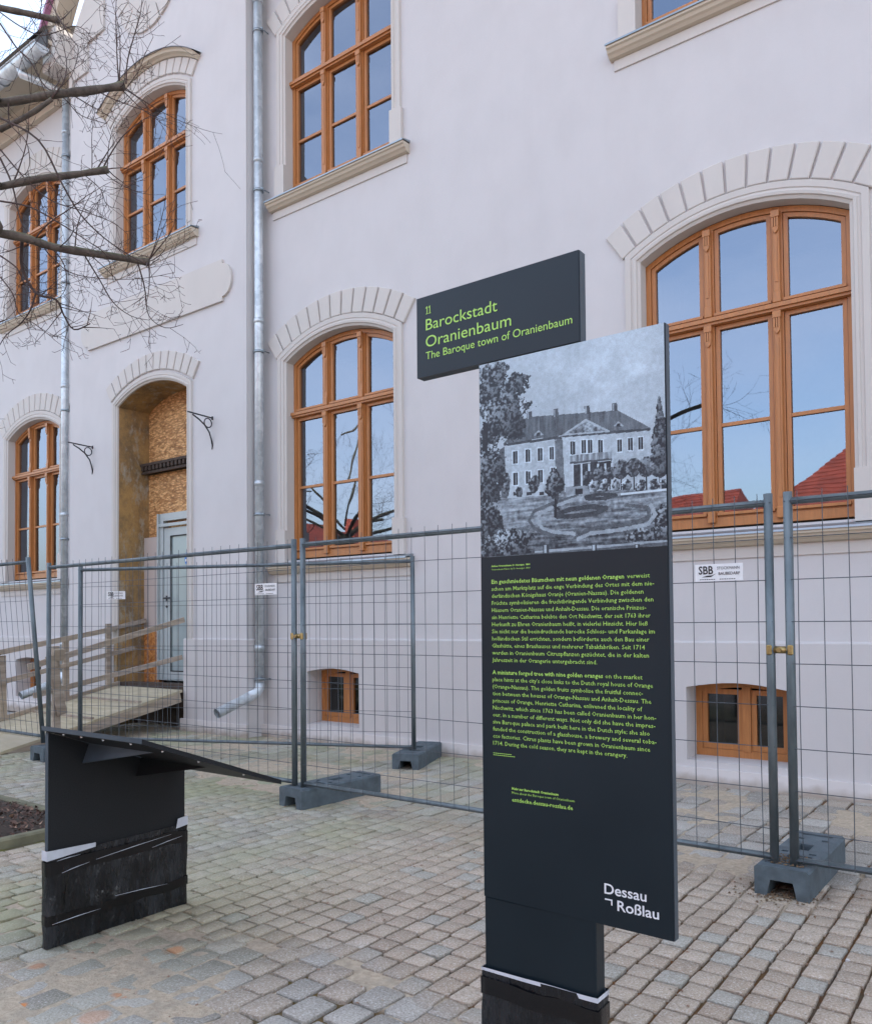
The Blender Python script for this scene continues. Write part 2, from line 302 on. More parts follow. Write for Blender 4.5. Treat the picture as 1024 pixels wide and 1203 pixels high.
    def mesh(s, name, mat, org=(0, 0, 0), fix=False):
        me = bpy.data.meshes.new(name); ox, oy, oz = org
        me.from_pydata([(x-ox, y-oy, z-oz) for x, y, z in s.v], [], s.f)
        me.polygons.foreach_set('use_smooth', s.sm)
        if fix:
            bm = bmesh.new(); bm.from_mesh(me); bmesh.ops.recalc_face_normals(bm, faces=bm.faces[:]); bm.to_mesh(me); bm.free()
        me.materials.append(mat); me.update(); return me
def link(name, data, parent=None, loc=None):
    o = bpy.data.objects.new(name, data); COL.objects.link(o)
    if parent is not None: o.parent = parent
    if loc is not None: o.location = loc
    return o
def tag(o, label=None, cat=None, group=None, kind=None):
    for k_, v_ in (('label', label), ('category', cat), ('group', group), ('kind', kind)):
        if v_: o[k_] = v_
    return o
def thing(name, loc, label, cat, group=None, rz=0):
    o = link(name, None, None, loc); o.rotation_euler = (0, 0, rz); return tag(o, label, cat, group)
class Part:  # builds meshes in world coordinates under a root whose location is known
    def __init__(s, root): s.root = root; s.org = tuple(root.location)
    def __call__(s, name, mb, mat, parent=None, label=None, kind=None, fix=True):
        o = link(name, mb.mesh(name, mat, s.org, fix), parent or s.root); return tag(o, label, None, None, kind)
def kids(o): return [c for c in o.children]
def copy_tree(o, parent=None):
    c = o.copy(); COL.objects.link(c); c.parent = parent
    for ch in kids(o): copy_tree(ch, c)
    return c
_H = {}
def text_mb(txt, cap, width=None, bold=0.0, x=0, z=0, y=0, res=2):
    cu = bpy.data.curves.new('t', 'FONT'); cu.body = txt; cu.size = 1; cu.resolution_u = res; cu.offset = bold
    ob = bpy.data.objects.new('t', cu); me = ob.to_mesh()
    vs = [tuple(v.co) for v in me.vertices]; fs = [tuple(p.vertices) for p in me.polygons]; ob.to_mesh_clear()
    bpy.data.objects.remove(ob); bpy.data.curves.remove(cu)
    if 'H' not in _H:
        c2 = bpy.data.curves.new('t', 'FONT'); c2.body = 'H'; c2.size = 1; o2 = bpy.data.objects.new('t', c2); m2 = o2.to_mesh()
        _H['H'] = max(v.co.y for v in m2.vertices); o2.to_mesh_clear(); bpy.data.objects.remove(o2); bpy.data.curves.remove(c2)
    s = cap/_H['H']; x0 = min(v[0] for v in vs); x1 = max(v[0] for v in vs); sx = s if width is None else width/(x1-x0)
    mb = MB(); mb.add([(x+(v[0]-x0)*sx, y, z+v[1]*s) for v in vs], fs); return mb, (x1-x0)*sx

# ================================================================== GROUND
mb = MB(); mb.add([(-300, -300, -.07), (300, -300, -.07), (300, 300, -.07), (-300, 300, -.07)], [(0, 1, 2, 3)])
tag(link('ground', mb.mesh('ground', M['ground'])), kind='structure')
mb = MB(); mb.box(-12.5, 3.0, .2, 6.9, -.062, -.045)
pav = tag(link('pavement', mb.mesh('pavement', M['joint'])), kind='structure')

def sstep(a, b, x):
    t = max(0, min(1, (x-a)/(b-a))); return t*t*(3-2*t)
BED = (-7.6, -4.93, .3, 2.98)
def in_bed(x, y): return BED[0]-.06 < x < BED[1]+.06 and BED[2]-.06 < y < BED[3]+.06
def undul(x, y): return .006*noise.noise((x*.9, y*.9, 3.3))
def sand_amt(x, y):
    n1 = noise.fractal((x*1.5, y*1.5, 7.7), 1.0, 2.0, 4)
    a = 0
    if y > 4.3: a = max(a, .60+n1*1.2+.25*noise.noise((x*6, y*6, 1.1)) - .25*sstep(-2.4, -.6, x)+.2*sstep(5.9, 6.4, y))
    d = math.hypot((x+3.0)/1.25, (y-1.72)/.48); n2_ = noise.noise((x*7, y*7, 2.2)); a = max(a, min(.75, (.60-d*.42)+n1*1.1+n2_*.35))
    d = math.hypot((x+1.15)/.45, (y-1.75)/.35); a = max(a, (.9-d*.8)+n1*.5)
    d = math.hypot((x+1.3)/.7, (y-4.35)/.18); a = max(a, (.85-d*.7)+n1*.6)
    d = math.hypot((x+1.0)/.3, (y-4.0)/.25); a = max(a, (.75-d*.7)+n1*.6)
    if x < -1.15 and abs(y-(2.35-.28*abs(x+2.2))) < .13: a = max(a, .52)
    if abs(x+1.25) < .1 and y < 2.4: a = max(a, .5)
    return max(0, min(1, a))
# sand and joint filling as a relief sheet
xs = np.arange(-9.6, 1.61, .035); ys = np.arange(.6, 6.47, .035)
vv_ = []; sa = []
for y in ys:
    for x in xs:
        a = sand_amt(x, y); h = -.0125+undul(x, y) + .0155*sstep(.28, .95, a) + .0035*noise.noise((x*14, y*14, 1)) + .002*noise.noise((x*37, y*37, 4))
        vv_.append((x, y, h)); sa.append(sstep(.15, .45, a))
nx = len(xs); ff = [(j*nx+i, j*nx+i+1, (j+1)*nx+i+1, (j+1)*nx+i) for j in range(len(ys)-1) for i in range(nx-1)]
me = bpy.data.meshes.new('joint_sand'); me.from_pydata(vv_, [], ff); me.polygons.foreach_set('use_smooth', [True]*len(ff)); me.materials.append(M['joint'])
at = me.attributes.new('sand', 'FLOAT', 'POINT'); at.data.foreach_set('value', sa)
tag(link('joint_sand', me, pav), kind='stuff')
# stones
def stone_geo(wx, wy, rng_, rough=.004, rnd=.16):
    hx, hy = wx/2, wy/2; cx_ = rnd*.42*min(wx, wy)
    ring = [(-hx+cx_, -hy), (hx-cx_, -hy), (hx, -hy+cx_), (hx, hy-cx_), (hx-cx_, hy), (-hx+cx_, hy), (-hx, hy-cx_), (-hx, -hy+cx_)]
    j = lambda a: rng_.uniform(-a, a)
    ring = [(x+j(rough), y+j(rough)) for x, y in ring]
    vs = [(x, y, -.045) for x, y in ring]+[(x, y, -.0035+j(.0012)) for x, y in ring]+[(x*.94, y*.94, -.0004+j(.0010)) for x, y in ring]+[(0, 0, .0008+j(.001))]
    fs = [(i, (i+1) % 8, 8+(i+1) % 8, 8+i) for i in range(8)]+[(8+i, 8+(i+1) % 8, 16+(i+1) % 8, 16+i) for i in range(8)]+[(16+i, 16+(i+1) % 8, 24) for i in range(8)]
    return vs, fs
rg = random.Random(4)
stones = []
def lay(x0, x1, y0, y1, px, py, jx=.003, jy=.006, rough=.003, kind=0, gap=.006, keep=None):
    x = x0
    while x < x1:
        w = px*(1+rg.uniform(-.05, .05)); y = y0-rg.uniform(0, py)
        while y < y1:
            l = py*(1+rg.uniform(-.13, .13)); cx_, cy_ = x+w/2, y+l/2
            if y > y0-.08 and not in_bed(cx_, cy_) and (keep is None or keep(cx_, cy_)):
                stones.append((cx_+rg.uniform(-.002, .002), cy_, w-gap-.0045-rg.uniform(0, jx), l-gap-rg.uniform(0, jy*.5), undul(cx_, cy_)+rg.uniform(-.003, .0025), rg.uniform(-.025, .025), rough, kind))
            y += l
        x += w
gz = lambda x, y: y < 2.35-.28*abs(x+2.2) and x < -1.25
lay(-9.6, 1.6, .7, 4.33, .106, .117, keep=lambda x, y: not gz(x, y))
lay(-6, 1.0, .6, 2.6, .135, .15, rough=.006, kind=1, gap=.008, keep=gz)
lay(-9.6, 1.6, 4.34, 6.44, .17, .23, rough=.007, kind=1, gap=.010)
def view(p):
    d = Vector(p)-CAMP; z = d.dot(f_)
    if z < .3: return None
    return 512+F*d.dot(rr)/z, 706.97-F*d.dot(uu)/z, z
rank = []
for i, s in enumerate(stones):
    q = view((s[0], s[1], 0))
    if q is None or not (-15 < q[0] < 1035 and 700 < q[1] < 1212): continue
    if 568 < q[0] < 792 and q[1] < 1090 or 572 < q[0] < 702: continue
    if 56 < q[0] < 216 and 860 < q[1] < 1060 or sand_amt(s[0], s[1]) > .6: continue
    rank.append((s[2]*s[3]/q[2]**3, i))
rank.sort(reverse=True); single = {i for _, i in rank[:300]}
variants = []
for kd in (0, 1):
    lst = []
    for v in range(8):
        vs, fs = stone_geo(1, 1, random.Random(50+v+kd*20), .035 if kd == 0 else .05, .14 if kd == 0 else .2)
        vs = [(x, y, z) for x, y, z in vs]; me = bpy.data.meshes.new('paving_stone'); me.from_pydata(vs, [], fs)
        me.polygons.foreach_set('use_smooth', [False]*8+[True]*16); me.materials.append(M['sett']); lst.append(me)
    variants.append(lst)
mb = MB(); tones = []
for i, (cx_, cy_, w, l, z, rot, rough, kd) in enumerate(stones):
    if i in single:
        o = link('paving_stone', rg.choice(variants[kd]), pav, (cx_, cy_, z)); o.scale = (w, l, 1); o.rotation_euler = (rg.uniform(-.012, .012), rg.uniform(-.012, .012), rot)
    else:
        vs, fs = stone_geo(w, l, rg, rough); c0, s0 = math.cos(rot), math.sin(rot); tx, ty = rg.uniform(-.02, .02), rg.uniform(-.02, .02)
        mb.add([(cx_+x*c0-y*s0, cy_+x*s0+y*c0, z+zz_+x*tx+y*ty) for x, y, zz_ in vs], fs, True); tones += [rg.random()]*25
me = mb.mesh('paving_stones', M['sett']); at = me.attributes.new('tone', 'FLOAT', 'POINT'); at.data.foreach_set('value', tones)
tag(link('paving_stones', me, pav), kind='stuff')

# ================================================================== BUILDING
WY, RY, PY, RPY = 6.49, 6.25, 6.46, 6.22
bld = thing('school_building', (-5, WY, 0), 'pale pink-white rendered building with arched orange-brown wooden windows', 'building')
P = Part(bld)
def arc(cx, zc, R, x0, x1, n=14):
    a0, a1 = math.asin(max(-1, min(1, (x0-cx)/R))), math.asin(max(-1, min(1, (x1-cx)/R)))
    return [(cx+R*math.sin(a0+(a1-a0)*i/n), zc+R*math.cos(a0+(a1-a0)*i/n)) for i in range(n+1)]
def opening(cx, zc, R, hw, zb, d=0.0, n=14):  # outline ccw: bottom-left, bottom-right, arc right->left
    h = hw+d; return [(cx-h, zb), (cx+h, zb)]+list(reversed(arc(cx, zc, R+d, cx-h, cx+h, n)))
BAY = [-12.62, -6.11, -1.83, 2.45, 6.73]
CH = {'low': (2.97, 1.56, .795, 2.02), 'up': (6.80, 1.56, .795, 6.27)}
DOOR = (-9.17, 2.96, 1.49, .755, .45)
RW = (-9.2, 6.79, 1.47, .77, 6.20)
def cellar(cx): return [(cx-.455, .185), (cx+.315, .185)]+[(cx+.315-.77*i/8, .765+.045*math.sin(math.pi*i/8)) for i in range(9)]
def wall(name, x0, x1, z0, z1, y, holes, mat, label=None, extra=None):
    mb = MB(); mb.sheet_holes([(x0, z0), (x1, z0), (x1, z1), (x0, z1)] if extra is None else extra, holes, y)
    return P(name, mb, mat, label=label, fix=False)
hs = [opening(cx, CH[k_][0], CH[k_][1], CH[k_][2], CH[k_][3]) for cx in BAY[1:] for k_ in ('low', 'up')]
wall('facade_wall', -7.32, 9.5, 1.12, 9.9, WY, hs, M['render'])
hs = [opening(BAY[0], CH[k_][0], CH[k_][1], CH[k_][2], CH[k_][3]) for k_ in ('low', 'up')]
wall('wing_wall', -24, -11.0, 1.12, 9.9, WY, hs, M['render'])
gable = [(-11.13, 1.12), (-7.31, 1.12), (-7.31, 9.6), (-7.9, 10.3), (-9.2, 12.6), (-10.5, 10.5), (-11.13, 9.7)]
wall('entrance_bay_wall', 0, 0, 0, 0, RY, [opening(DOOR[0], DOOR[1], DOOR[2], DOOR[3], 1.3)[:0] or opening(DOOR[0], DOOR[1], DOOR[2], DOOR[3], 1.1201), opening(*RW[:4], RW[4])], M['render'], extra=gable)
# bay returns
mb = MB(); mb.box(-7.315, -7.312, RY, WY+.02, 0, 9.7); mb.box(-11.13, -11.127, RY, WY+.02, 0, 9.7); P('bay_side_wall', mb, M['render'])
# plinths
mb = MB(); mb.sheet_holes([(-7.32, 0-.05), (9.5, -.05), (9.5, 1.12), (-7.32, 1.12)], [cellar(c) for c in BAY[1:]], PY); mb.add([(-7.32, PY, 1.12), (9.5, PY, 1.12), (9.5, WY, 1.135), (-7.32, WY, 1.135)], [(0, 1, 2, 3)])
for c in BAY[1:]:
    h = cellar(c); n = len(h); mb.add([(x, PY, z) for x, z in h]+[(x, PY+.23, z+(.012 if i < 2 else 0)) for i, (x, z) in enumerate(h)], [(i, (i+1) % n, n+(i+1) % n, n+i) for i in range(n)])
P('plinth', mb, M['plinth'], fix=False)
mb = MB(); mb.sheet_holes([(-24, -.05), (-11.0, -.05), (-11.0, 1.12), (-24, 1.12)], [cellar(BAY[0])], PY); mb.add([(-24, PY, 1.12), (-11, PY, 1.12), (-11, WY, 1.135), (-24, WY, 1.135)], [(0, 1, 2, 3)])
h = cellar(BAY[0]); n = len(h); mb.add([(x, PY, z) for x, z in h]+[(x, PY+.23, z) for x, z in h], [(i, (i+1) % n, n+(i+1) % n, n+i) for i in range(n)])
P('plinth', mb, M['plinth'], fix=False)
mb = MB(); 
for a, b in ((-11.16, DOOR[0]-.83), (DOOR[0]+.70, -7.28)): P('plinth', MB().bevbox(a, b, RPY, RY+.3, -.05, 1.13, .012), M['plinth'])
mb = MB()
mb.prism([(-7.28, -.05), (9.5, -.05), (9.5, .135), (-7.28, .135)], PY-.03, PY-.001); mb.prism([(-24, -.05), (-11.16, -.05), (-11.16, .135), (-24, .135)], PY-.03, PY-.001)
mb.prism([(-11.18, -.05), (DOOR[0]-.86, -.05), (DOOR[0]-.86, .15), (-11.18, .15)], RPY-.03, RPY-.001); mb.prism([(DOOR[0]+.68, -.05), (-7.26, -.05), (-7.26, .15), (DOOR[0]+.68, .15)], RPY-.03, RPY-.001)
P('plinth_base', mb, M['plinth_base'])

def surround(cx, zc, R, hw, zb, y, shoulder=None, hood=False, door=False, sill=True):
    """moulding round an opening with voussoirs above; part with stones as sub-parts"""
    prof = [(0.0, .115), (0.0, -.004), (.022, -.016), (.028, -.030), (.050, -.034), (.056, -.022), (.075, -.018), (.080, -.026), (.128, -.028), (.134, .002)]
    if door: prof[0] = (0.0, .02)
    if R < 1.5: prof = [(a*.8, b) for a, b in prof]
    paths = []
    for d, dy in prof:
        o = opening(cx, zc, R, hw, zb, d); paths.append([(o[1][0], o[1][1])]+o[2:]+[(o[0][0], o[0][1])])
    mb = MB(); n = len(paths[0]); vs = []
    for pth, (d, dy) in zip(paths, prof): vs += [(x, y+dy, z) for x, z in pth]
    mb.add(vs, [(i*n+j, i*n+j+1, (i+1)*n+j+1, (i+1)*n+j) for i in range(len(prof)-1) for j in range(n-1)])
    if shoulder:
        for sgn in (-1, 1):
            e0, e1 = hw-.002, hw+.155; xa, xb = cx+sgn*e0, cx+sgn*e1
            x0, x1 = min(xa, xb), max(xa, xb); mb.prism([(x0, zb-.02), (x1, zb-.02), (x1, shoulder), ((x0+x1)/2, shoulder+.015), (x0, shoulder+.012)], y-.042, y+.10)
    sur = P('window_surround' if not door else 'door_surround', mb, M['trim'], fix=False)
    n_st = 13; ro0, ro1 = R+.135, R+(.40 if R > 1.5 else .32 if hood else .365)
    amax = math.asin(min(.99, (hw+(.135 if R > 1.5 else .11))/(R+.12)))+.012
    for i in range(n_st):
        a0 = -amax+2*amax*i/n_st+.0055; a1 = -amax+2*amax*(i+1)/n_st-.0055; am = (a0+a1)/2
        m2 = MB(); yy = y-.026-random.uniform(0, .003); q = [(cx+r*math.sin(a), zc+r*math.cos(a)) for r, a in ((ro0, a0), (ro0, a1), (ro1, a1), (ro1, am), (ro1, a0))]
        qi = [(cx+r*math.sin(a), zc+r*math.cos(a)) for r, a in ((ro0+.006, a0+.004), (ro0+.006, a1-.004), (ro1-.006, a1-.004), (ro1-.006, am), (ro1-.006, a0+.004))]
        m2.add([(x, y+.001, z) for x, z in q]+[(x, yy+.006, z) for x, z in q]+[(x, yy, z) for x, z in qi], [(j, (j+1) % 5, 5+(j+1) % 5, 5+j) for j in range(5)]+[(5+j, 5+(j+1) % 5, 10+(j+1) % 5, 10+j) for j in range(5)]+[(10, 11, 12, 13, 14)])
        P('arch_stone', m2, M['trim'], sur)
    if hood:
        m3 = MB(); a_ = [(cx+r*math.sin(t), zc+r*math.cos(t)) for r in (ro1+.012, ro1+.10) for t in [-amax*1.04+2.08*amax*i/20 for i in range(21)]]
        prof = [(ro1+.004, 0), (ro1+.006, -.04), (ro1+.02, -.06), (ro1+.03, -.10), (ro1+.055, -.11), (ro1+.065, -.13)]
        ts = [-amax*1.0+2.0*amax*i/20 for i in range(21)]
        vs = [(cx+r*math.sin(t), y+dy, zc+r*math.cos(t)) for r, dy in prof for t in ts]; k0 = len(prof)
        m3.add(vs, [(i*21+j, i*21+j+1, (i+1)*21+j+1, (i+1)*21+j) for i in range(k0-1) for j in range(20)])
        for j in (0, 20): m3.add([vs[i*21+j] for i in range(k0)]+[(vs[(k0-1)*21+j][0], y, vs[(k0-1)*21+j][2])], [tuple(range(k0+1))])
        P('hood_moulding', m3, M['trim_cream'], sur, fix=False)
        m3 = MB(); vs = [(cx+r*math.sin(t), y+dy, zc+r*math.cos(t)) for r, dy in ((ro1+.063, -.138), (ro1+.074, -.138), (ro1+.10, .002)) for t in ts]
        m3.add(vs, [(i*21+j, i*21+j+1, (i+1)*21+j+1, (i+1)*21+j) for i in range(2) for j in range(20)]); P('hood_flashing', m3, M['roof_grey'], sur, fix=False)
    if sill:
        sw = hw+.235; m4 = MB(); zt = zb-.055
        def run(prof, ends, mb_):
            vs = [(x, y+dy, zt+dz) for x in (cx-ends, cx+ends) for dy, dz in prof]; kk = len(prof)
            mb_.add(vs, [(i, i+1, kk+i+1, kk+i) for i in range(kk-1)]+[tuple(range(kk)), tuple(reversed(range(kk, 2*kk)))])
        run([(.0, -.001), (-.118, -.010), (-.118, -.032), (-.100, -.040), (-.088, -.062), (-.070, -.072), (-.050, -.090), (-.022, -.096), (0, -.096)], sw, m4)
        so = P('window_sill', m4, M['trim_cream'], fix=True)
        m5 = MB(); run([(.11, .052), (-.012, .035), (-.128, .004), (-.130, -.012), (-.122, -.012), (-.12, 0), (.11, .02)], sw+.006, m5); P('sill_flashing', m5, M['zinc'], so)
        m6 = MB(); m6.prism([(cx-sw+.03, zt-.185), (cx+sw-.03, zt-.185), (cx+sw-.03, zt-.097), (cx-sw+.03, zt-.097)], y-.014, y-.0005); P('sill_apron', m6, M['trim'], so)
    return sur

def window(cx, zc, R, hw, zb, y, ztr, zmu, bars=True):
    """three-light casement with arched head: frame + mullions, transom, sashes, panes"""
    yf = y+.11; Ri = R-.005; Hw = hw-.002
    def head(x, d=0.0): return zc+math.sqrt(max(0, (Ri-d)**2-(x-cx)**2))
    def light(x0, x1, z0, z1, top, d=0.0, n=8):
        if not top: return [(x0, z0), (x1, z0)]+[(x1+(x0-x1)*i/n, z1) for i in range(n+1)]
        return [(x0, z0), (x1, z0)]+[(x1+(x0-x1)*i/n, head(x1+(x0-x1)*i/n, d)) for i in range(n+1)]
    fw = .042
    mb = MB(); mb.ring(light(cx-Hw, cx+Hw, zb, 0, True, 0, 14), light(cx-Hw+fw, cx+Hw-fw, zb+.075, 0, True, fw, 14), yf, yf+.08)
    win = P('window', mb, M['wood'])
    mw = .085; li = (2*Hw-2*fw-2*mw)/3; xs_ = [cx-Hw+fw, cx-Hw+fw+li+mw, cx-Hw+fw+2*(li+mw)]
    for i in (0, 1):
        xm = xs_[i]+li+mw/2; m2 = MB(); zt_ = head(xm, .035)
        m2.box(xm-mw/2, xm+mw/2, yf+.004, yf+.075, zb+.07, zt_)
        for (a, b) in ((zb+.03, ztr-.036), (ztr+.036, zt_-.01)):
            m2.bevbox(xm-.026, xm+.026, yf-.028, yf+.006, a, b, .005); m2.box(xm-.010, xm+.010, yf-.034, yf-.027, a+.16, b-.20)
            for zt2 in (b,):   # small carved console under head and under transom
                m2.prism([(xm-.03, zt2-.05), (xm+.03, zt2-.05), (xm+.03, zt2), (xm-.03, zt2)], yf-.052, yf-.026)
                for q in range(3): m2.box(xm-.026+q*.018, xm-.026+q*.018+.013, yf-.047, yf-.026, zt2-.125, zt2-.05)
                m2.prism([(xm, zt2-.175), (xm+.02, zt2-.15), (xm+.025, zt2-.125), (xm-.025, zt2-.125), (xm-.02, zt2-.15)], yf-.045, yf-.026)
            m2.bevbox(xm-.03, xm+.03, yf-.036, yf-.02, a, a+.09, .005)
        P('mullion', m2, M['wood'], win)
    m3 = MB(); m3.box(cx-Hw+.002, cx+Hw-.002, yf-.012, yf+.07, ztr-.032, ztr+.032); 
    m3.prism([(cx-Hw, ztr-.006), (cx+Hw, ztr-.006), (cx+Hw, ztr+.026), (cx-Hw, ztr+.026)], yf-.052, yf-.011); m3.box(cx-Hw, cx+Hw, yf-.034, yf-.0115, ztr-.028, ztr-.0065)
    P('transom', m3, M['wood'], win)
    sw = .032; ys0 = yf+.014
    for i in range(3):
        x0, x1 = xs_[i]+.004, xs_[i]+li-.004
        for top in (True, False):
            z0, z1 = (ztr+.034, None) if top else (zb+.078, ztr-.034)
            d0 = fw+.004
            m4 = MB(); m4.ring(light(x0, x1, z0, z1, top, d0), light(x0+sw, x1-sw, z0+sw+.006, None if top else z1-sw, top, d0+sw), ys0, ys0+.05)
            m4.prism([(x0-.002, z0+.012), (x1+.002, z0+.012), (x1+.002, z0+.034), (x0-.002, z0+.034)], ys0-.03, ys0-.0005)
            if not top and bars: m4.box(x0+sw-.002, x1-sw+.002, ys0+.006, ys0+.042, zmu-.014, zmu+.014)
            P('sash', m4, M['wood'], win)
            # dark rubber seal line and glass
            yg = ys0+.026
            if top or not bars: cells = [(z0+sw+.006, None if top else z1-sw)]
            else: cells = [(z0+sw+.006, zmu-.014), (zmu+.014, z1-sw)]
            for a, b in cells:
                m5 = MB(); pl = light(x0+sw+.001, x1-sw-.001, a+.001, b, top, d0+sw); ang = random.uniform(-.005, .005); ang2 = random.uniform(-.005, .005)
                cz_ = (a+(b or a+.6))/2; m5.add([(x, yg+(x-cx)*0+(x-(x0+x1)/2)*ang2+(z-cz_)*ang, z) for x, z in pl], [tuple(range(len(pl)))])
                P('pane', m5, M['glass'], win, fix=False)
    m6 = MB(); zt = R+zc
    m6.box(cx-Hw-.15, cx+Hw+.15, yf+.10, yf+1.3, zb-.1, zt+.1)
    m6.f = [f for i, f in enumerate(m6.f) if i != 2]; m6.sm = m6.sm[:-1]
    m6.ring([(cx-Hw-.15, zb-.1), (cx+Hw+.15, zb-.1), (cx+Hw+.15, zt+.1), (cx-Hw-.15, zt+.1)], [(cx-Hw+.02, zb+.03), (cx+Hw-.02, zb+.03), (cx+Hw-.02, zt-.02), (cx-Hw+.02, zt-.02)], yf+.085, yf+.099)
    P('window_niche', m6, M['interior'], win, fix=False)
    return win
for cx in BAY[:4]:
    zc, R, hw, zb = CH['low']; surround(cx, zc, R, hw, zb, WY, shoulder=2.37); window(cx, zc, R, hw, zb+.03, WY, 3.71, 2.87)
    zc, R, hw, zb = CH['up']; surround(cx, zc, R, hw, zb, WY, shoulder=6.62); window(cx, zc, R, hw, zb+.03, WY, 7.60, 6.93)
surround(RW[0], RW[1], RW[2], RW[3], RW[4]+.02, RY, hood=True); window(RW[0], RW[1], RW[2], RW[3], RW[4]+.05, RY, 7.53, 6.90)
surround(DOOR[0], DOOR[1], DOOR[2], DOOR[3], 1.12, RY, sill=False, door=True)
# cellar windows
for cx in BAY[:4]:
    h = cellar(cx); x0, x1 = h[0][0], h[1][0]; y0 = PY+.23
    ins = lambda d, xa=x0, xb=x1, za=.205: [(xa+d, za+d), (xb-d, za+d)]+[(xb-d-(xb-xa-2*d)*i/8, .765-d+.045*math.sin(math.pi*i/8)) for i in range(9)]
    mb = MB(); mb.ring(ins(-.03), ins(.05), y0+.001, y0+.06); w = P('cellar_window', mb, M['wood'])
    xm = (x0+x1)/2+.02; mb = MB(); mb.box(xm-.032, xm+.032, y0-.008, y0+.05, .25, .765); P('mullion', mb, M['wood'], w)
    for a, b in ((x0+.052, xm-.034), (xm+.034, x1-.052)):
        mb = MB(); o = [(a, .257), (b, .257), (b, .74), (a, .74)]; i_ = [(a+.04, .30), (b-.04, .30), (b-.04, .70), (a+.04, .70)]; mb.ring(o, i_, y0+.008, y0+.045); P('sash', mb, M['wood'], w)
        mb = MB(); mb.add([(x, y0+.03, z) for x, z in i_], [(0, 1, 2, 3)]); P('pane', mb, M['glass_cellar'], w, fix=False)
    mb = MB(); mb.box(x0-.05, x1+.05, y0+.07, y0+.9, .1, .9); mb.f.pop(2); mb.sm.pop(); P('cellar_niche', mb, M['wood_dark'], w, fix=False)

# door niche
cx, zc, R, hw, zb = DOOR
mb = MB(); o = opening(cx, zc, R, hw, zb, 0); o = [(o[1][0], o[1][1])]+o[2:]+[o[0]]; n = len(o); mb2 = []
segs = 5
for s in range(segs+1):
    yy = RY+.018+(.50-.018)*s/segs
    for x, z in o: mb2.append((x+.008*noise.noise((x*6, yy*6, z*6)), yy, z+.006*noise.noise((x*5, yy*5, z*5+9))))
mb.add(mb2, [(s*n+j, s*n+j+1, (s+1)*n+j+1, (s+1)*n+j) for s in range(segs) for j in range(n-1)]); P('door_jamb', mb, M['jamb'], fix=False)
P('door_jamb', MB().box(cx-.83, cx-.756, RY-.002, RY+.4, -.05, 1.13), M['jamb']); P('door_jamb', MB().box(cx+.756, cx+.78, RY+.01, RY+.4, -.05, 1.13), M['jamb'])
yb = RY+.48
mb = MB(); mb.prism([(cx-hw+.01, 3.50)]+[(cx+hw, 3.50)]+list(reversed(arc(cx, zc, R, cx-hw, cx+hw, 12))), yb, yb+.03); P('osb_board', mb, M['osb'], label='orange particle board filling the arch over the door')
mb = MB(); mb.box(cx-hw, cx+hw, yb-.001, yb+.03, 2.35, 3.38); P('osb_board', mb, M['osb'])
mb = MB(); mb.box(cx-hw-.0, -9.575, yb-.075, yb-.004, .5, 2.50); P('osb_board', mb, M['osb_paint'], label='narrow particle board with flaking white paint')
mb = MB(); mb.box(cx-hw-.04, cx+hw, yb-.10, yb-.002, 3.39, 3.50); 
for i in range(18): mb.box(cx-hw+.02+i*.083, cx-hw+.065+i*.083, yb-.135, yb-.099, 3.42, 3.48)
mb.box(cx-hw-.04, cx+hw, yb-.14, yb-.099, 3.481, 3.515); mb.box(cx-hw-.03, cx+hw, yb-.12, yb-.099, 3.375, 3.405); P('carved_transom_beam', mb, M['beam'])
yd = yb-.04
mb = MB(); mb.ring([(-9.56, .56), (-8.42, .56), (-8.42, 2.80), (-9.56, 2.80)], [(-9.47, .57), (-8.50, .57), (-8.50, 2.70), (-9.47, 2.70)], yd-.05, yd+.03); mb.box(-9.54, -8.42, yd-.075, yd-.051, 2.62, 2.66)
mb.box(-9.57, -9.54, yd-.08, yd-.051, .56, 2.8)
dr = P('door', mb, M['door'])
mb = MB(); mb.ring([(-9.465, .575), (-8.505, .575), (-8.505, 2.60), (-9.465, 2.60)], [(-9.33, .68), (-8.62, .68), (-8.62, 2.49), (-9.33, 2.49)], yd-.035, yd+.01); P('door_leaf', mb, M['door'], dr)
mb = MB(); mb.box(-9.335, -8.615, yd-.02, yd-.005, .675, 2.495); P('door_panel', mb, M['door_panel'], dr)
mb = MB(); mb.ring([(-9.335, .675), (-8.615, .675), (-8.615, 2.495), (-9.335, 2.495)], [(-9.315, .69), (-8.63, .69), (-8.63, 2.48), (-9.315, 2.48)], yd-.037, yd-.0355); P('door_seal', mb, M['wood_dark'], dr)
mb = MB(); mb.box(-9.42, -9.39, yd-.045, yd-.035, 1.62, 1.69); mb.tube([(-9.40, yd-.04, 1.655), (-9.40, yd-.09, 1.655), (-9.27, yd-.09, 1.655)], .011, 8); mb.tube([(-9.40, yd-.05, 1.545), (-9.40, yd-.035, 1.545)], .016, 8); P('door_handle', mb, M['bracket'], dr)
mb = MB(); mb.prism([(-8.92+.12*math.cos(t*.3142*2/2), 2.17+.12*math.sin(t*.3142)) for t in range(20)], yd-.0235, yd-.021); st = P('door_sticker', mb, M['blue_print'], dr)
mb = MB(); mb.prism([(-9.02, 2.13), (-8.86, 2.17), (-8.84, 2.20), (-8.88, 2.20), (-9.02, 2.16)], yd-.026, yd-.024); mb.prism([(-9.0, 2.08), (-8.87, 2.10), (-8.87, 2.12), (-9.0, 2.105)], yd-.026, yd-.024); P('door_sticker', mb, M['sign_white'], dr)
mb = MB(); mb.box(cx-hw, cx+hw, RY-.02, yb+.2, .28, .47); P('door_threshold', mb, M['beam'])
mb = MB(); mb.box(cx-hw-.02, cx+hw-.02, RY+.25, yb+.3, -.05, .28); P('foundation', mb, M['beam'])
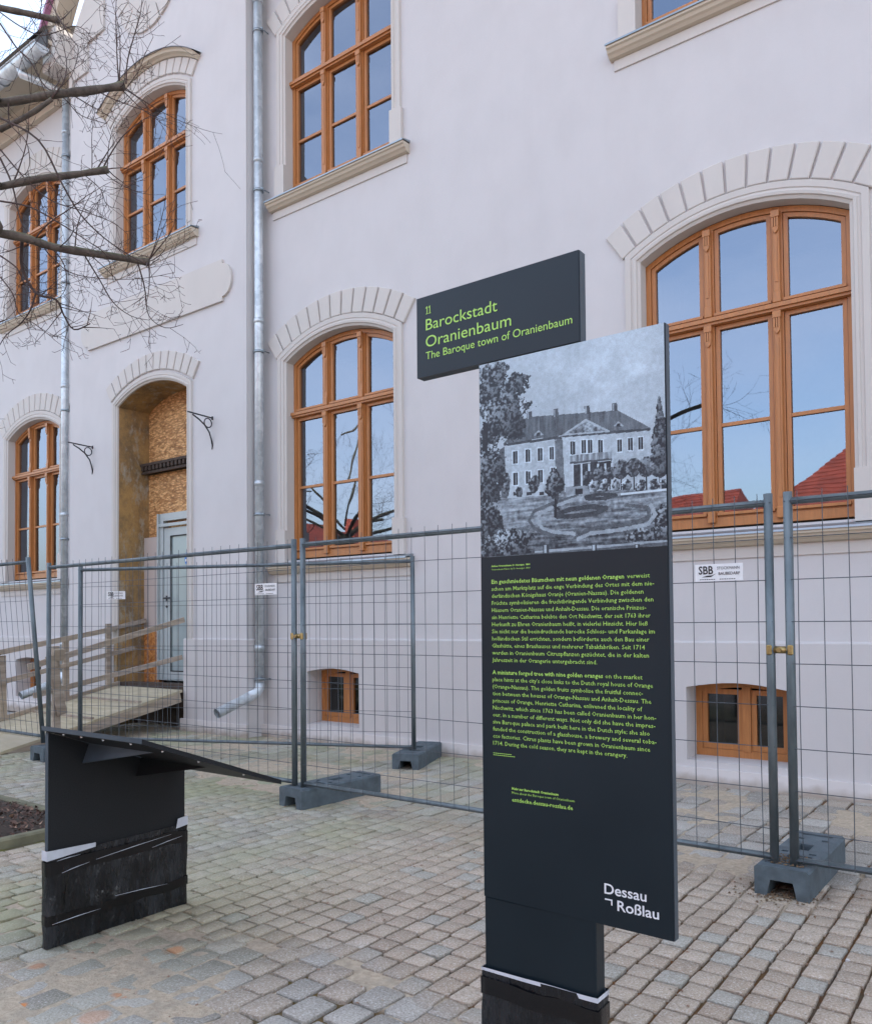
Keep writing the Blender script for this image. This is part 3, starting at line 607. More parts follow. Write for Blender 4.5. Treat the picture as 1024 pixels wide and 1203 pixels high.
# plaque above the door
def plaque_poly(x0, x1, z0, z1, d=0.0):
    e = .17; q = [(x0-d, z0-d), (x1+d, z0-d), (x1+d, z0+.05)]
    cxr, czr, rz = x1+d, (z0+z1)/2, (z1-z0)/2-.05
    q += [(cxr+e*math.cos(t), czr+rz*math.sin(t)) for t in [-math.pi/2+math.pi*i/10 for i in range(11)]]
    q += [(x1+d, z1+d), (x0-d, z1+d), (x0-d, z1-.05)]
    q += [(x0-d-e*math.cos(t), czr+rz*math.sin(t)) for t in [math.pi/2-math.pi*i/10 for i in range(11)]]+[(x0-d, z0+.05)]
    return q
mb = MB(); q = plaque_poly(-10.62, -7.72, 5.15, 5.65); mb.prism(q, RY-.03, RY-.001); P('stucco_plaque', mb, M['trim'])
# oculus ring in the gable
oc = (-9.22, 9.86)
mb = MB(); n = 40; vs = []
for r, dy in ((.33, .12), (.33, -.02), (.50, -.01)): vs += [(oc[0]+r*.95*math.cos(2*math.pi*i/n), RY+dy-.002, oc[1]+r*math.sin(2*math.pi*i/n)) for i in range(n)]
mb.add(vs, [(k_*n+i, k_*n+(i+1) % n, (k_+1)*n+(i+1) % n, (k_+1)*n+i) for k_ in range(2) for i in range(n)]+[tuple(range(n))]); ocu = P('oculus', mb, M['trim'], fix=False)
for i in range(16):
    a0, a1 = 2*math.pi*i/16+.02, 2*math.pi*(i+1)/16-.02; mb = MB(); mb.prism([(oc[0]+r*.95*math.cos(a), oc[1]+r*math.sin(a)) for r, a in ((.50, a0), (.735, a0), (.74, (a0+a1)/2), (.735, a1), (.50, a1), (.50, (a0+a1)/2))], RY-.028, RY-.0015); P('arch_stone', mb, M['trim'], ocu)
# raised stepped border along the gable edge
mb = MB(); mb.prism([(-11.13, 8.95), (-11.02, 9.15), (-10.65, 9.15), (-10.65, 9.56), (-10.245, 9.58), (-10.245, 10.1), (-9.9, 10.12), (-9.9, 11.4), (-10.5, 10.5), (-11.13, 9.7)], RY-.03, RY-.001); P('gable_border', mb, M['trim'])
mb = MB(); mb.beam((-11.55, RY-.07, 9.72), (-9.2, RY-.07, 13.3), .26, .16); mb.beam((-6.9, RY-.07, 9.72), (-9.2, RY-.07, 13.3), .26, .16); P('gable_coping', mb, M['trim_cream'])
mb = MB(); mb.beam((-11.62, RY-.10, 9.80), (-9.2, RY-.10, 13.48), .36, .05); mb.beam((-6.8, RY-.10, 9.80), (-9.2, RY-.10, 13.48), .36, .05); P('gable_flashing', mb, M['gable_metal'])
# bay roof body
mb = MB(); mb.add([(-11.13, RY+.1, 9.65), (-9.2, RY+.1, 12.6), (-7.31, RY+.1, 9.65), (-11.13, 11, 9.65), (-9.2, 13, 12.6), (-7.31, 11, 9.65)], [(0, 1, 4, 3), (1, 2, 5, 4)]); P('bay_roof', mb, M['roof_grey'], fix=False)
P('gable_kneeler', MB().bevbox(-11.42, -11.05, 5.98, 6.245, 9.30, 9.86, .01), M['trim'])
# eaves: cornice, frieze, soffit, gutter, roof
for x0, x1 in ((-24, -11.16), (-7.28, 9.6)):
    mb = MB(); mb.box(x0, x1, WY-.05, WY-.001, 9.22, 9.60); mb.box(x0, x1, WY-.075, WY-.0495, 9.22, 9.26); mb.box(x0, x1, WY-.14, WY-.0495, 9.49, 9.60); P('frieze', mb, M['trim_cream'])
    mb = MB(); mb.box(x0, x1, 5.92, 6.50, 9.60, 9.66); P('eave_soffit', mb, M['trim_cream']); P('fascia_shadow', MB().box(x0, x1, 5.90, 5.925, 9.52, 9.80), M['gutter_shadow'])  # dark strip behind the gutter stands for the shadow there
    gx0, gx1 = (x0, x1+.08) if x0 < -20 else (x0, x1)
    mb = MB(); m = 10; prof = [(5.80+.105*math.cos(math.pi+math.pi*i/m), 9.47+.105*math.sin(math.pi+math.pi*i/m)) for i in range(m+1)]
    prof2 = [(5.80+.097*math.cos(math.pi+math.pi*i/m), 9.47+.097*math.sin(math.pi+math.pi*i/m)) for i in range(m+1)]
    for pr in (prof, prof2):
        mb.add([(x, y, z) for x in (gx0, gx1) for y, z in pr], [(i, i+1, m+1+i+1, m+1+i) for i in range(m)], True)
    mb.add([(gx1, y, z) for y, z in prof], [tuple(range(m+1))]); mb.tube([(gx0, 5.69, 9.48), (gx1, 5.69, 9.48)], .012, 6)
    g = P('gutter', mb, M['galv'], fix=False)
    for i in range(8):
        xx = gx1-.35-i*.8; mb = MB(); mb.tube([(xx, 5.80+.112*math.cos(math.pi+math.pi*j/8), 9.47+.112*math.sin(math.pi+math.pi*j/8)) for j in range(9)], .010, 4); P('gutter_bracket', mb, M['zinc'], g)
    mb = MB(); mb.add([(x0, 5.86, 9.82), (x1, 5.86, 9.82), (x1, 12.5, 13.6), (x0, 12.5, 13.6), (x0, 19, 9.8), (x1, 19, 9.8)], [(0, 1, 2, 3), (3, 2, 5, 4)]); P('roof', mb, M['roof_grey'], fix=False)
# back body so that the house casts its real shade
mb = MB(); mb.add([(-24, 7.95, 0), (9.6, 7.95, 0), (9.6, 18.6, 0), (-24, 18.6, 0), (-24, 7.95, 9.7), (9.6, 7.95, 9.7), (9.6, 18.6, 9.7), (-24, 18.6, 9.7)], [(0, 1, 5, 4), (1, 2, 6, 5), (2, 3, 7, 6), (3, 0, 4, 7), (4, 5, 6, 7)])
for x in (-24, 9.6): mb.add([(x, WY, 0), (x, 8, 0), (x, 8, 9.7), (x, WY, 9.7)], [(0, 1, 2, 3)])
mb.add([(-24, 6.5, 9.69), (9.6, 6.5, 9.69), (9.6, 8, 9.69), (-24, 8, 9.69)], [(0, 1, 2, 3)])
for x in (-24, 9.6): mb.add([(x, 5.9, 9.8), (x, 18.9, 9.8), (x, 12.5, 13.58)], [(0, 1, 2)])
P('rear_walls', mb, M['render'], fix=False)
# downpipes
def pipe(x, y, ztop, zbot, xout, yout, label):
    mb = MB(); r = .052
    mb.tube([(x, y, ztop), (x, y, zbot+.13)], r, 16); dp = P('downpipe', mb, M['galv'], label=label)
    mb = MB(); mb.tube([(x, y, zbot+.14), (x, y-.005, zbot+.08), (x+(xout-x)*.1, y-.04, zbot+.03), (x+(xout-x)*.25, y+(yout-y)*.28, zbot-.01)], r*1.05, 16)
    mb.tube([(x+(xout-x)*.2, y+(yout-y)*.2, zbot+.0), (xout, yout, zbot-.16)], r*1.08, 16, cap=False); mb.tube([(x+(xout-x)*.9, y+(yout-y)*.9, zbot-.142), (xout, yout, zbot-.16)], r*.98, 16, cap=False)
    P('pipe_elbow', mb, M['galv'], dp)
    for zc_ in [1.0+1.9*i for i in range(5)]:
        if zc_ < ztop-.1:
            mb = MB(); mb.tube([(x, y, zc_), (x, y, zc_+.055)], r+.006, 16); P('pipe_socket', mb, M['galv'], dp)
            z2 = zc_-.35; mb = MB(); mb.tube([(x, y, z2), (x, y, z2+.03)], r+.009, 16); mb.box(x+r, x+r+.035, y-.012, y+.012, z2, z2+.03); mb.tube([(x+r+.02, y+.1, z2+.015), (x+r+.02, y-.035, z2+.015)], .007, 6); P('pipe_clip', mb, M['zinc'], dp)
    return dp
pipe(-7.225, 6.355, 9.3, .48, -7.27, 5.78, 'galvanised downpipe right of the entrance bay')
dp = pipe(-11.46, 6.36, 9.15, .48, -11.5, 5.75, 'galvanised downpipe left of the entrance bay')
for x in (-11.46, -7.225):
    mb = MB(); mb.tube([(x-(.25 if x < -9 else -.25), 5.80, 9.40), (x-(.25 if x < -9 else -.25), 5.82, 9.32), (x-.1*(1 if x < -9 else -1), 6.05, 9.26), (x, 6.33, 9.2), (x, 6.36, 9.1)], .055, 14); P('pipe_swan_neck', mb, M['galv'])
# wrought iron brackets beside the door
for bx in (-7.93, -10.53):
    mb = MB(); ty = RY-.36
    mb.tube([(bx, RY, 3.78), (bx, ty, 3.79)], .009, 6)
    mb.tube([(bx, RY-.005, 3.45), (bx, RY-.02, 3.52), (bx, RY-.05, 3.60), (bx, RY-.12, 3.68), (bx, RY-.20, 3.73), (bx, RY-.29, 3.77)], .009, 6)
    mb.tube([(bx, RY-.07+.055*math.cos(t*.5236), 3.71+.055*math.sin(t*.5236)) for t in range(13)], .007, 6)
    mb.tube([(bx, RY-.004, 3.80), (bx, RY-.004, 3.76)], .012, 6); mb.tube([(bx, RY-.006, 3.45), (bx, RY-.012, 3.40)], [.009, .004], 6)
    P('wall_bracket', mb, M['bracket'])

# ================================================================== FENCE
def fence_panel_mesh(Lw):
    r = .0195; zt, zb = 1.865, .165
    fr = MB(); fr.tube([(0, 0, .10), (0, 0, 1.91)], r+.002, 12); f2 = MB(); f2.tube([(Lw, 0, .10), (Lw, 0, 1.91)], r+.002, 12)
    t1 = MB(); t1.tube([(.0, 0, zt), (Lw, 0, zt)], r-.002, 10); t2 = MB(); t2.tube([(.0, 0, zb), (Lw, 0, zb)], r-.004, 10)
    w = MB(); n = int(round((Lw-.09)/.107)); wy = -.021
    rg2 = random.Random(int(Lw*1000))
    for i in range(n+1):
        x = .045+(Lw-.09)*i/n; a, b = rg2.uniform(-.002, .002), rg2.uniform(-.004, .004)
        w.tube([(x+a, wy, zb-.012), (x+b, wy-.001+b*.5, .95), (x-a, wy, zt+.045)], .0021, 4, cap=False)
    for z in (.165, .30, .49, .69, .89, 1.09, 1.29, 1.49, 1.69, 1.865):
        w.tube([(-.015, wy+.004, z), (Lw*.33, wy+.004+rg2.uniform(-.003, .003), z+rg2.uniform(-.004, .004)), (Lw*.66, wy+.004, z+rg2.uniform(-.004, .004)), (Lw+.015, wy+.004, z)], .0021 if z not in (.165, 1.865) else .003, 4, cap=False)
    return fr, f2, t1, t2, w
def fence_panel(x0, y0, x1, y1, label, lean=0, Lw=None):
    d = Vector((x1-x0, y1-y0)); L_ = Lw or d.length; t = thing('mesh_fence', (x0, y0, 0), label, 'fence panel', 'mesh panels of the site fence', math.atan2(d.y, d.x))
    t.rotation_euler.x = lean
    fr, f2, t1, t2, w = fence_panel_mesh(L_)
    for nme, m_, mt in (('post', fr, 'steel'), ('post', f2, 'steel'), ('top_rail', t1, 'steel'), ('bottom_rail', t2, 'steel'), ('wire_mesh', w, 'wire')):
        link(nme, m_.mesh(nme, M[mt]), t)
    return t
FY = 4.12
fp_mid = fence_panel(-4.225, FY, -1.04, FY, 'mesh fence panel passing behind the tall information board')
fp_right = fence_panel(-.95, FY, 2.5, FY, 'mesh fence panel at the right end under the large arched window')
fp_left = fence_panel(-7.705, FY, -4.315, FY, 'mesh fence panel behind the slanted black lectern and in front of the downpipe spout')
fp_far = fence_panel(-11.27, FY+.02, -7.82, FY+.02, 'leaning mesh fence panel at the left end, cut off by the picture edge', lean=R_(5.0))
fp_far.location.z = .06
fp_inner = fence_panel(-7.84, 4.52, -4.60, 5.87, 'mesh fence panel standing askew behind the others, ending near the small cellar window')
# company signs on the panels
def sign_on(panel, lx, z, w=.235, h=.085, lab='white company sign with black lettering'):
    mb = MB(); mb.box(lx, lx+w, -.031, -.028, z, z+h); s = link('company_sign', mb.mesh('company_sign', M['sign_white']), panel)
    out = MB()
    for txt, cap, wd, x, zz_, b in (('SBB', h*.46, w*.31, .018, h*.42, .02), ('STOCKMANN', h*.17, w*.46, w*.47, h*.66, .0), ('BAUBEDARF', h*.17, w*.44, w*.50, h*.34, .01)):
        m_, _ = text_mb(txt, cap, wd, b, lx+x*(1 if txt != 'SBB' else 1)*(w/.235), z+zz_, -.0325); out.add(m_.v, m_.f)
    pts = [(lx+w*.14, z+h*.24), (lx+w*.34, z+h*.24), (lx+w*.45, z+h*.44), (lx+w*.36, z+h*.34), (lx+w*.26, z+h*.33)]
    out.add([(x, -.0325, z_) for x, z_ in pts], [(0, 1, 2, 3, 4)])
    for i in range(2):
        for j in range(7): x = lx+w*(.10+.42*i)+j*w*.048; out.add([(x, -.0325, z+h*.08), (x+w*.036, -.0325, z+h*.08), (x+w*.036, -.0325, z+h*.12), (x, -.0325, z+h*.12)], [(0, 1, 2, 3)])
    link('sign_lettering', out.mesh('sign_lettering', M['black_print']), s)
sign_on(fp_mid, -1.39+4.225, 1.495)
sign_on(fp_left, -4.70+7.705, 1.515)
sign_on(fp_inner, .33, 1.56, .21, .08)
# clamps
def clamp(x, y, z, label):
    t = thing('fence_clamp', (x, y, z), label, 'clamp', 'brass-coloured clamps joining the fence panels')
    mb = MB(); mb.tube([(-.058, 0, 0), (.058, 0, 0)], .015, 12); mb.tube([(-.026, -.001, 0), (.026, -.001, 0)], .018, 10)
    link('clamp_body', mb.mesh('clamp_body', M['brass']), t)
    for sx in (-1, 1):
        mb = MB(); mb.bevbox(sx*.048-.013, sx*.048+.013, -.027, .027, -.024, .024, .005); link('clamp_jaw', mb.mesh('clamp_jaw', M['brass']), t)
    mb = MB(); mb.tube([(.0, -.025, 0), (.0, -.04, 0)], .012, 6); link('bolt', mb.mesh('bolt', M['brass']), t)
    return t
clamp(-.995, FY, 1.155, 'golden clamp joining the two posts right of the information board')
clamp(-4.27, FY, 1.21, 'golden clamp joining the two posts above the middle rubber foot')
# rubber feet
def foot_obj():
    W_, Ln, H_ = .245, .78, .14
    prof = [(0, 0), (.055, 0), (.072, .078), (.173, .078), (.19, 0), (W_, 0), (W_, .128), (W_-.012, H_), (.012, H_), (0, .128)]
    mb = MB(); n = len(prof); vs = [(x, 0, z) for x, z in prof]+[(x, Ln, z) for x, z in prof]
    mb.add(vs, [tuple(range(n)), tuple(reversed(range(n, 2*n)))]+[(i, i+n, (i+1) % n+n, (i+1) % n) for i in range(n) if i != 7])
    hx = lambda x0, x1, y0, y1: [(x0, y0), (x1, y0), (x1, y1), (x0, y1)]
    holes = [hx(.09, .155, .38, .50), hx(.045, .075, .30, .33), hx(.17, .205, .30, .33), hx(.045, .08, .60, .63), hx(.165, .20, .60, .63), hx(.045, .20, .70, .725), hx(.09, .20, .20, .27), hx(.03, .21, .06, .075)]
    mb.sheet_holes(hx(.012, W_-.012, 0, Ln), holes, H_, 'xy')
    for h in holes:
        d = .06; mb.add([(x, y, H_) for x, y in h]+[(x, y, H_-d) for x, y in h], [(i, (i+1) % 4, 4+(i+1) % 4, 4+i) for i in range(4)]+[(4, 5, 6, 7)])
    for ex in ((.0, .03), (Ln-.03, Ln)): pass
    return mb.mesh('rubber_fence_weight', M['rubber'], fix=True)
fm = foot_obj()
def foot(x, y, rz, label):
    o = link('rubber_fence_weight', fm, None, (x, y, 0)); o.rotation_euler = (0, 0, rz); return tag(o, label, 'fence foot', 'grey rubber feet of the fence')
foot(-1.112, 4.03, R_(-1), 'grey rubber fence foot below the twin posts at the right')
foot(-4.39, 4.04, R_(-4.5), 'grey rubber fence foot in the middle, right of the lectern tip')
foot(-4.635, 5.60, R_(21), 'dark rubber fence foot against the wall by the small cellar window')
foot(-7.87, 4.03, R_(0), 'grey rubber fence foot partly hidden behind the lectern, left edge')
mb = MB()
rg3 = random.Random(9)
for i in range(420):
    x, y = (-1.0+rg3.gauss(0, .09), 4.06+rg3.gauss(0, .07)) if i < 260 else (rg3.uniform(-1.06, -.90), rg3.uniform(4.08, 4.27))
    z = .004 if i < 260 else .142; s = rg3.uniform(.003, .008); a = rg3.uniform(0, 3.1); c0, s0 = math.cos(a)*s, math.sin(a)*s
    mb.add([(x-c0, y-s0, z), (x+s0, y-c0, z+s*.3), (x+c0, y+s0, z), (x-s0, y+c0, z+s*.2), (x, y, z+s)], [(0, 1, 4), (1, 2, 4), (2, 3, 4), (3, 0, 4)])
tag(link('dry_debris', mb.mesh('dry_debris', M['debris'])), 'crumbs of dry soil lying on and under the right fence foot', 'debris', kind='stuff')

# ================================================================== INFORMATION BOARD
BY = 1.88
brd = thing('information_board', (-1.07, BY+.03, 0), 'tall dark blue-grey information stele with green text and a palace picture', 'information board')
B = Part(brd)
XL, XR, XS = -1.233, -.703, -.903
mb = MB(); mb.prism([(XL, .552), (XR, .546), (XR, 2.013), (XL, 2.011)], BY, BY+.026); bp = B('main_panel', mb, M['panel'])
mb = MB(); mb.prism([(XR+.0003, .546), (XR+.0016, .546), (XR+.0016, 2.013), (XR+.0003, 2.013)], BY+.003, BY+.026); B('lit_edge', mb, M['lit_edge'], bp)
mb = MB(); mb.bevbox(XL, XS, BY+.002, BY+.050, 0, .5505, .002); B('base_panel', mb, M['panel'])
mb = MB(); mb.bevbox(XL+.01, XS-.03, BY+.0265, BY+.052, .5, 1.95, .002); B('rear_post', mb, M['panel'])
mb = MB(); mb.prism([(-1.450, 2.0165), (-.926, 2.0165), (-.926, 2.252), (-1.450, 2.252)], BY, BY+.034); tp = B('title_panel', mb, M['panel'])
mb = MB(); mb.prism([(-.9257, 2.0165), (-.9243, 2.0165), (-.9243, 2.252), (-.9257, 2.252)], BY+.003, BY+.034); B('lit_edge', mb, M['lit_edge'], tp)
YT = BY-.0009
def lines(name, rows, parent, mat='green', label=None):
    out = MB()
    for r in rows:
        txt, x, z, cap, w = r[:5]; b = r[5] if len(r) > 5 else 0.0
        m_, _ = text_mb(txt, cap, w, b, x, z, YT, 1 if cap < .012 else 4); out.add(m_.v, m_.f)
    return B(name, out, M[mat], parent, label=label, fix=False)
lines('title_lettering', [('Barockstadt', -1.4162, 2.1515, .032, .245, .0), ('Oranienbaum', -1.4167, 2.1015, .032, .289, .0)], tp)
mb = MB()
for x in (-1.4165, -1.4065):
    mb.add([(x+.004, YT, 2.1995), (x+.0066, YT, 2.1995), (x+.0066, YT, 2.2215), (x+.0046, YT, 2.2215), (x, YT, 2.2175), (x, YT, 2.2150), (x+.004, YT, 2.2175)], [(0, 1, 2, 3, 6), (3, 4, 5, 6)]); mb.add([(x+.001, YT, 2.1985), (x+.0088, YT, 2.1985), (x+.0088, YT, 2.2003), (x+.001, YT, 2.2003)], [(0, 1, 2, 3)])
B('number_lettering', mb, M['green'], tp, fix=False)
lines('subtitle_lettering', [('The Baroque town of Oranienbaum', -1.4171, 2.0660, .0215, .4715, .0)], tp)
P0, DZ, WF = -1.1985, .01930, .4602
ger = [('schon am Marktplatz auf die enge Verbindung des Ortes mit dem nie-', 1), ('derländischen Königshaus Oranje (Oranien-Nassau). Die goldenen', .942), ('Früchte symbolisieren die fruchtbringende Verbindung zwischen den', .995), ('Häusern Oranien-Nassau und Anhalt-Dessau. Die oranische Prinzes-', .955), ('sin Henriette Catharina belebte den Ort Nischwitz, der seit 1763 ihrer', .978), ('Herkunft zu Ehren Oranienbaum heißt, in vielerlei Hinsicht. Hier ließ', .962), ('Sie nicht nur die beeindruckende barocke Schloss- und Parkanlage im', 1), ('holländischen Stil errichten, sondern beförderte auch den Bau einer', .97), ('Glashütte, eines Brauhauses und mehrerer Tabakfabriken. Seit 1714', .945), ('werden in Oranienbaum Citruspflanzen gezüchtet, die in der kalten', .966), ('Jahreszeit in der Orangerie untergebracht sind.', .672)]
rows = [('Ein geschmiedetes Bäumchen mit neun goldenen Orangen', P0, 1.4042, .0108, .384, .014), ('verweist', P0+.392, 1.4042, .0108, .058, .0)]
rows += [(t, P0, 1.4042-DZ*(i+1), .0106, WF*w, .002) for i, (t, w) in enumerate(ger)]
lines('german_text', rows, bp)
eng = [('place hints at the city’s close links to the Dutch royal house of Orange', .985), ('(Orange-Nassau). The golden fruits symbolise the fruitful connec-', .93), ('tion between the houses of Orange-Nassau and Anhalt-Dessau. The', .975), ('princess of Orange, Henriette Catharina, enlivened the locality of', .925), ('Nischwitz, which since 1763 has been called Oranienbaum in her hon-', 1), ('our, in a number of different ways. Not only did she have the impres-', .995), ('sive Baroque palace and park built here in the Dutch style; she also', .965), ('funded the construction of a glasshouse, a brewery and several toba-', 1), ('cco factories. Citrus plants have been grown in Oranienbaum since', .965), ('1714. During the cold season, they are kept in the orangery.', .838)]
rows = [('A miniature forged tree with nine golden oranges', P0, 1.158, .0108, .3245, .014), ('on the market', P0+.331, 1.158, .0108, .0965, .0)]
rows += [(t, P0, 1.158-.01915*(i+1), .0106, WF*w, .002) for i, (t, w) in enumerate(eng)]
lines('english_text', rows, bp)
lines('picture_caption', [('Schloss Oranienbaum, D. Henniger, 1860', P0, 1.4503, .0042, .121, .03), ('Oranienbaum Palace, by D. Henniger, 1860', P0, 1.4410, .0042, .121, .0)], bp)
lines('web_lettering', [('Mehr zur Barockstadt Oranienbaum', -1.1412, .8515, .0062, .1395, .03), ('More about the Baroque town of Oranienbaum', -1.1412, .8405, .0062, .185, .0), ('entdecke.dessau-rosslau.de', -1.1412, .8200, .0105, .180, .012)], bp)
mb = MB()
for x, z, w in ((P0, .9435, .059), (P0, .9385, .069)):
    k0 = int(w/.006)
    for j in range(k0): mb.add([(x+j*w/k0, YT, z), (x+(j+.8)*w/k0, YT, z), (x+(j+.8)*w/k0, YT, z+.0016), (x+j*w/k0, YT, z+.0016)], [(0, 1, 2, 3)])
B('fine_print', mb, M['green'], bp, fix=False)
lines('city_lettering', [('Dessau', -.8777, .6265, .0245, .1087, .012), ('Roßlau', -.8440, .5905, .0245, .1055, .012)], bp, 'white_print')
mb = MB(); mb.add([(-.8768, YT, .6145), (-.8568, YT, .6145), (-.8568, YT, .6000), (-.8603, YT, .6000), (-.8603, YT, .6110), (-.8768, YT, .6110)], [(0, 5, 4, 1), (1, 4, 3, 2)]); B('city_mark', mb, M['white_print'], bp, fix=False)
# ---- picture print (drawn into vertex colours)
NXP, NZP = 300, 305
U, V = np.meshgrid((np.arange(NXP)+.5)/NXP, (np.arange(NZP)+.5)/NZP); aspect = .535/.53
def fbm(su, sv, oct_=5, seed=0, gain=.55):
    rs = np.random.RandomState(seed); out = np.zeros_like(U); amp = 1; tot = 0
    for o in range(oct_):
        gx, gy = int(su*2**o)+2, int(sv*2**o)+2; g = rs.rand(gy+1, gx+1)
        x = U*(gx-1); y = V*(gy-1); xi = x.astype(int); yi = y.astype(int); fx = x-xi; fy = y-yi; fx = fx*fx*(3-2*fx); fy = fy*fy*(3-2*fy)
        out += amp*((g[yi, xi]*(1-fx)+g[yi, xi+1]*fx)*(1-fy)+(g[yi+1, xi]*(1-fx)+g[yi+1, xi+1]*fx)*fy); tot += amp; amp *= gain
    return out/tot
PX = np.full(U.shape, .50)      # grey value 0..1
def to_uv(x, y):                # picture pixels of my sketch sheet -> uv
    top = 51-.2366*(x-34); bot = 1003-.0634*(x-40); v = 1-(y-top)/(bot-top); u0 = (x-34)/917.; return u0+.2*u0*(1-u0), v
def pmask(pts, raw=False):
    q = [p_ if raw else to_uv(*p_) for p_ in pts]; m = np.zeros(U.shape, bool); j = len(q)-1
    for i in range(len(q)):
        xi, yi = q[i]; xj, yj = q[j]
        if abs(yj-yi) > 1e-9: m ^= ((yi > V) != (yj > V)) & (U < (xj-xi)*(V-yi)/(yj-yi)+xi)
        j = i
    return m
n_hi = fbm(60, 60, 3, 3); n_mid = fbm(14, 14, 4, 5); n_lo = fbm(3, 3, 5, 8); n_st = fbm(8, 90, 3, 6); n_vt = fbm(90, 10, 3, 12)
skyv = .70+.12*(n_lo-.5)+.06*V+.05*(n_hi-.5); PX[:] = skyv
cl = np.clip((fbm(4, 5, 5, 21)-.48)*6, 0, 1)*np.exp(-((V-.72)/.16)**2)*(U > .35); PX += .17*cl
gnd = pmask([(0, 690), (60, 705), (950, 655), (1200, 650), (1200, 1200), (0, 1200)]); gv = .50+.55*(n_st-.5)+.35*(n_hi-.5)-.25*np.clip((.16-V)/.16, 0, 1); PX = np.where(gnd, gv, PX)
def put(pts, val, nzamp=.08, nz_=None, raw=False):
    global PX
    PX = np.where(pmask(pts, raw), val+nzamp*((n_hi if nz_ is None else nz_)-.5)*2, PX)
put([(145, 440), (262, 308), (705, 275), (875, 362), (665, 378), (545, 318), (425, 400)], .36, .13, n_vt)
put([(545, 318), (700, 275), (705, 275), (875, 362), (665, 378)], .40, .12, n_vt)
put([(150, 455), (425, 418), (425, 690), (160, 712)], .72); put([(128, 470), (150, 455), (162, 712), (132, 706)], .34)
put([(395, 425), (440, 405), (440, 690), (395, 690)], .42); put([(430, 405), (665, 388), (672, 660), (440, 690)], .75)
put([(665, 392), (868, 372), (868, 600), (672, 640)], .70)
put([(425, 400), (547, 318), (668, 378), (660, 388), (430, 404)], .68); put([(450, 392), (547, 330), (640, 376)], .50, .45)
put([(145, 440), (425, 402), (425, 416), (150, 452)], .26); put([(425, 402), (668, 382), (668, 392), (430, 410)], .30); put([(665, 378), (875, 362), (870, 374), (668, 392)], .26)
for x, y in ((272, 300), (400, 288), (553, 272), (690, 258)): put([(x-13, y-18), (x+12, y-22), (x+14, y+20), (x-12, y+22)], .30); put([(x-11, y-16), (x-3, y-17), (x-3, y+19), (x-10, y+20)], .6)
for x, y in ((315, 390), (708, 345)): put([(x-26, y+10), (x, y-16), (x+26, y+8)], .62); put([(x-10, y+12), (x-8, y-4), (x+8, y-6), (x+10, y+10)], .22)
def win_(x, y, w=11, h=30):
    put([(x-w-5, y-h-5), (x+w+5, y-h-6), (x+w+5, y+h+5), (x-w-5, y+h+6)], .88, .02); put([(x-w, y-h), (x+w, y-h-1), (x+w, y+h), (x-w, y+h+1)], .17, .08); put([(x-1.5, y-h), (x+1.5, y-h), (x+1.5, y+h), (x-1.5, y+h)], .6)
for x, y1, y2 in ((203, 508, 615), (263, 500, 608), (322, 494, 602)): win_(x, y1); win_(x, y2)
win_(378, 488); win_(383, 590)
for x in (480, 533, 565, 617): win_(x, 455 if x > 500 else 462, 11, 32)
for x, y in ((712, 450), (767, 443), (820, 438)): win_(x, y)
for x in (205, 268, 328): put([(x-13, 680), (x+11, 678), (x+11, 695), (x-13, 697)], .2)
put([(465, 500), (675, 478), (675, 512), (465, 532)], .55, .35, n_vt); put([(465, 532), (675, 512), (675, 522), (465, 543)], .3)
put([(478, 545), (672, 524), (672, 640), (478, 655)], .2, .12)
for x in (478, 522, 560, 604, 640, 672): put([(x-5, 540), (x+5, 538), (x+5, 650), (x-5, 652)], .8)
put([(440, 655), (560, 648), (560, 690), (440, 694)], .55); put([(488, 665), (525, 662), (525, 690), (488, 692)], .12)
def blob(x, y, rx, ry, seed, dark=.14, lite=.5, thr=.0, soft=.35):
    global PX
    u, v = to_uv(x, y); rx, ry = rx/917., ry/953.; d = np.sqrt(((U-u)/rx)**2+((V-v)/ry)**2); nn = fbm(22, 22, 4, seed, .7)
    m = d+(nn-.5)*2*soft < 1+thr; t = np.clip((fbm(75, 75, 2, seed+1, .8)-.36)*3.4, 0, 1); t = t*np.clip(.8-((U-u)/rx-(V-v)/ry)*.35, .3, 1.2)
    PX = np.where(m, dark+(lite-dark)*t, PX)
for i, (x, y, r_0) in enumerate(((553, 610, 27), (612, 592, 30), (662, 588, 28), (718, 568, 37), (782, 560, 36), (848, 555, 38), (915, 550, 42))):
    put([(x-3, y), (x+3, y), (x+3, 668), (x-3, 668)], .15); blob(x, y, r_0, r_0*1.15, 40+i, .16, .52, 0, .18)
for i, x in enumerate((585, 635, 690, 745, 815, 880, 935)): blob(x, 645, 24, 26, 60+i, .16, .78, 0, .5)
for i, (x, y, a, b) in enumerate(((290, 640, 28, 45), (385, 640, 45, 65), (160, 650, 22, 60), (220, 680, 20, 25))): blob(x, y, a, b, 75+i, .12, .55, 0, .5)
PX = np.where((np.abs(V-.25) < .005) & (U > .78), .85, PX)
for i in range(9): blob(920, 230+i*34, 9+i*5, 26, 90+i, .12, .45, 0, .35)
blob(95, 170, 95, 130, 101, .10, .55, 0, .9); blob(160, 300, 110, 150, 103, .10, .55, 0, .9); blob(90, 370, 70, 60, 104, .1, .5, 0, .8); blob(210, 140, 70, 50, 111, .12, .55, 0, .9); blob(60, 620, 95, 170, 105, .07, .55, 0, .7); blob(70, 830, 70, 110, 106, .07, .5, 0, .8); blob(190, 930, 110, 75, 107, .06, .65, 0, .6); blob(60, 960, 70, 60, 108, .06, .6, 0, .6)
blob(930, 820, 40, 70, 109, .08, .6, 0, .7); blob(880, 890, 120, 30, 110, .1, .6, 0, .6)
put([(50, 330), (75, 340), (70, 480), (45, 480)], .12)
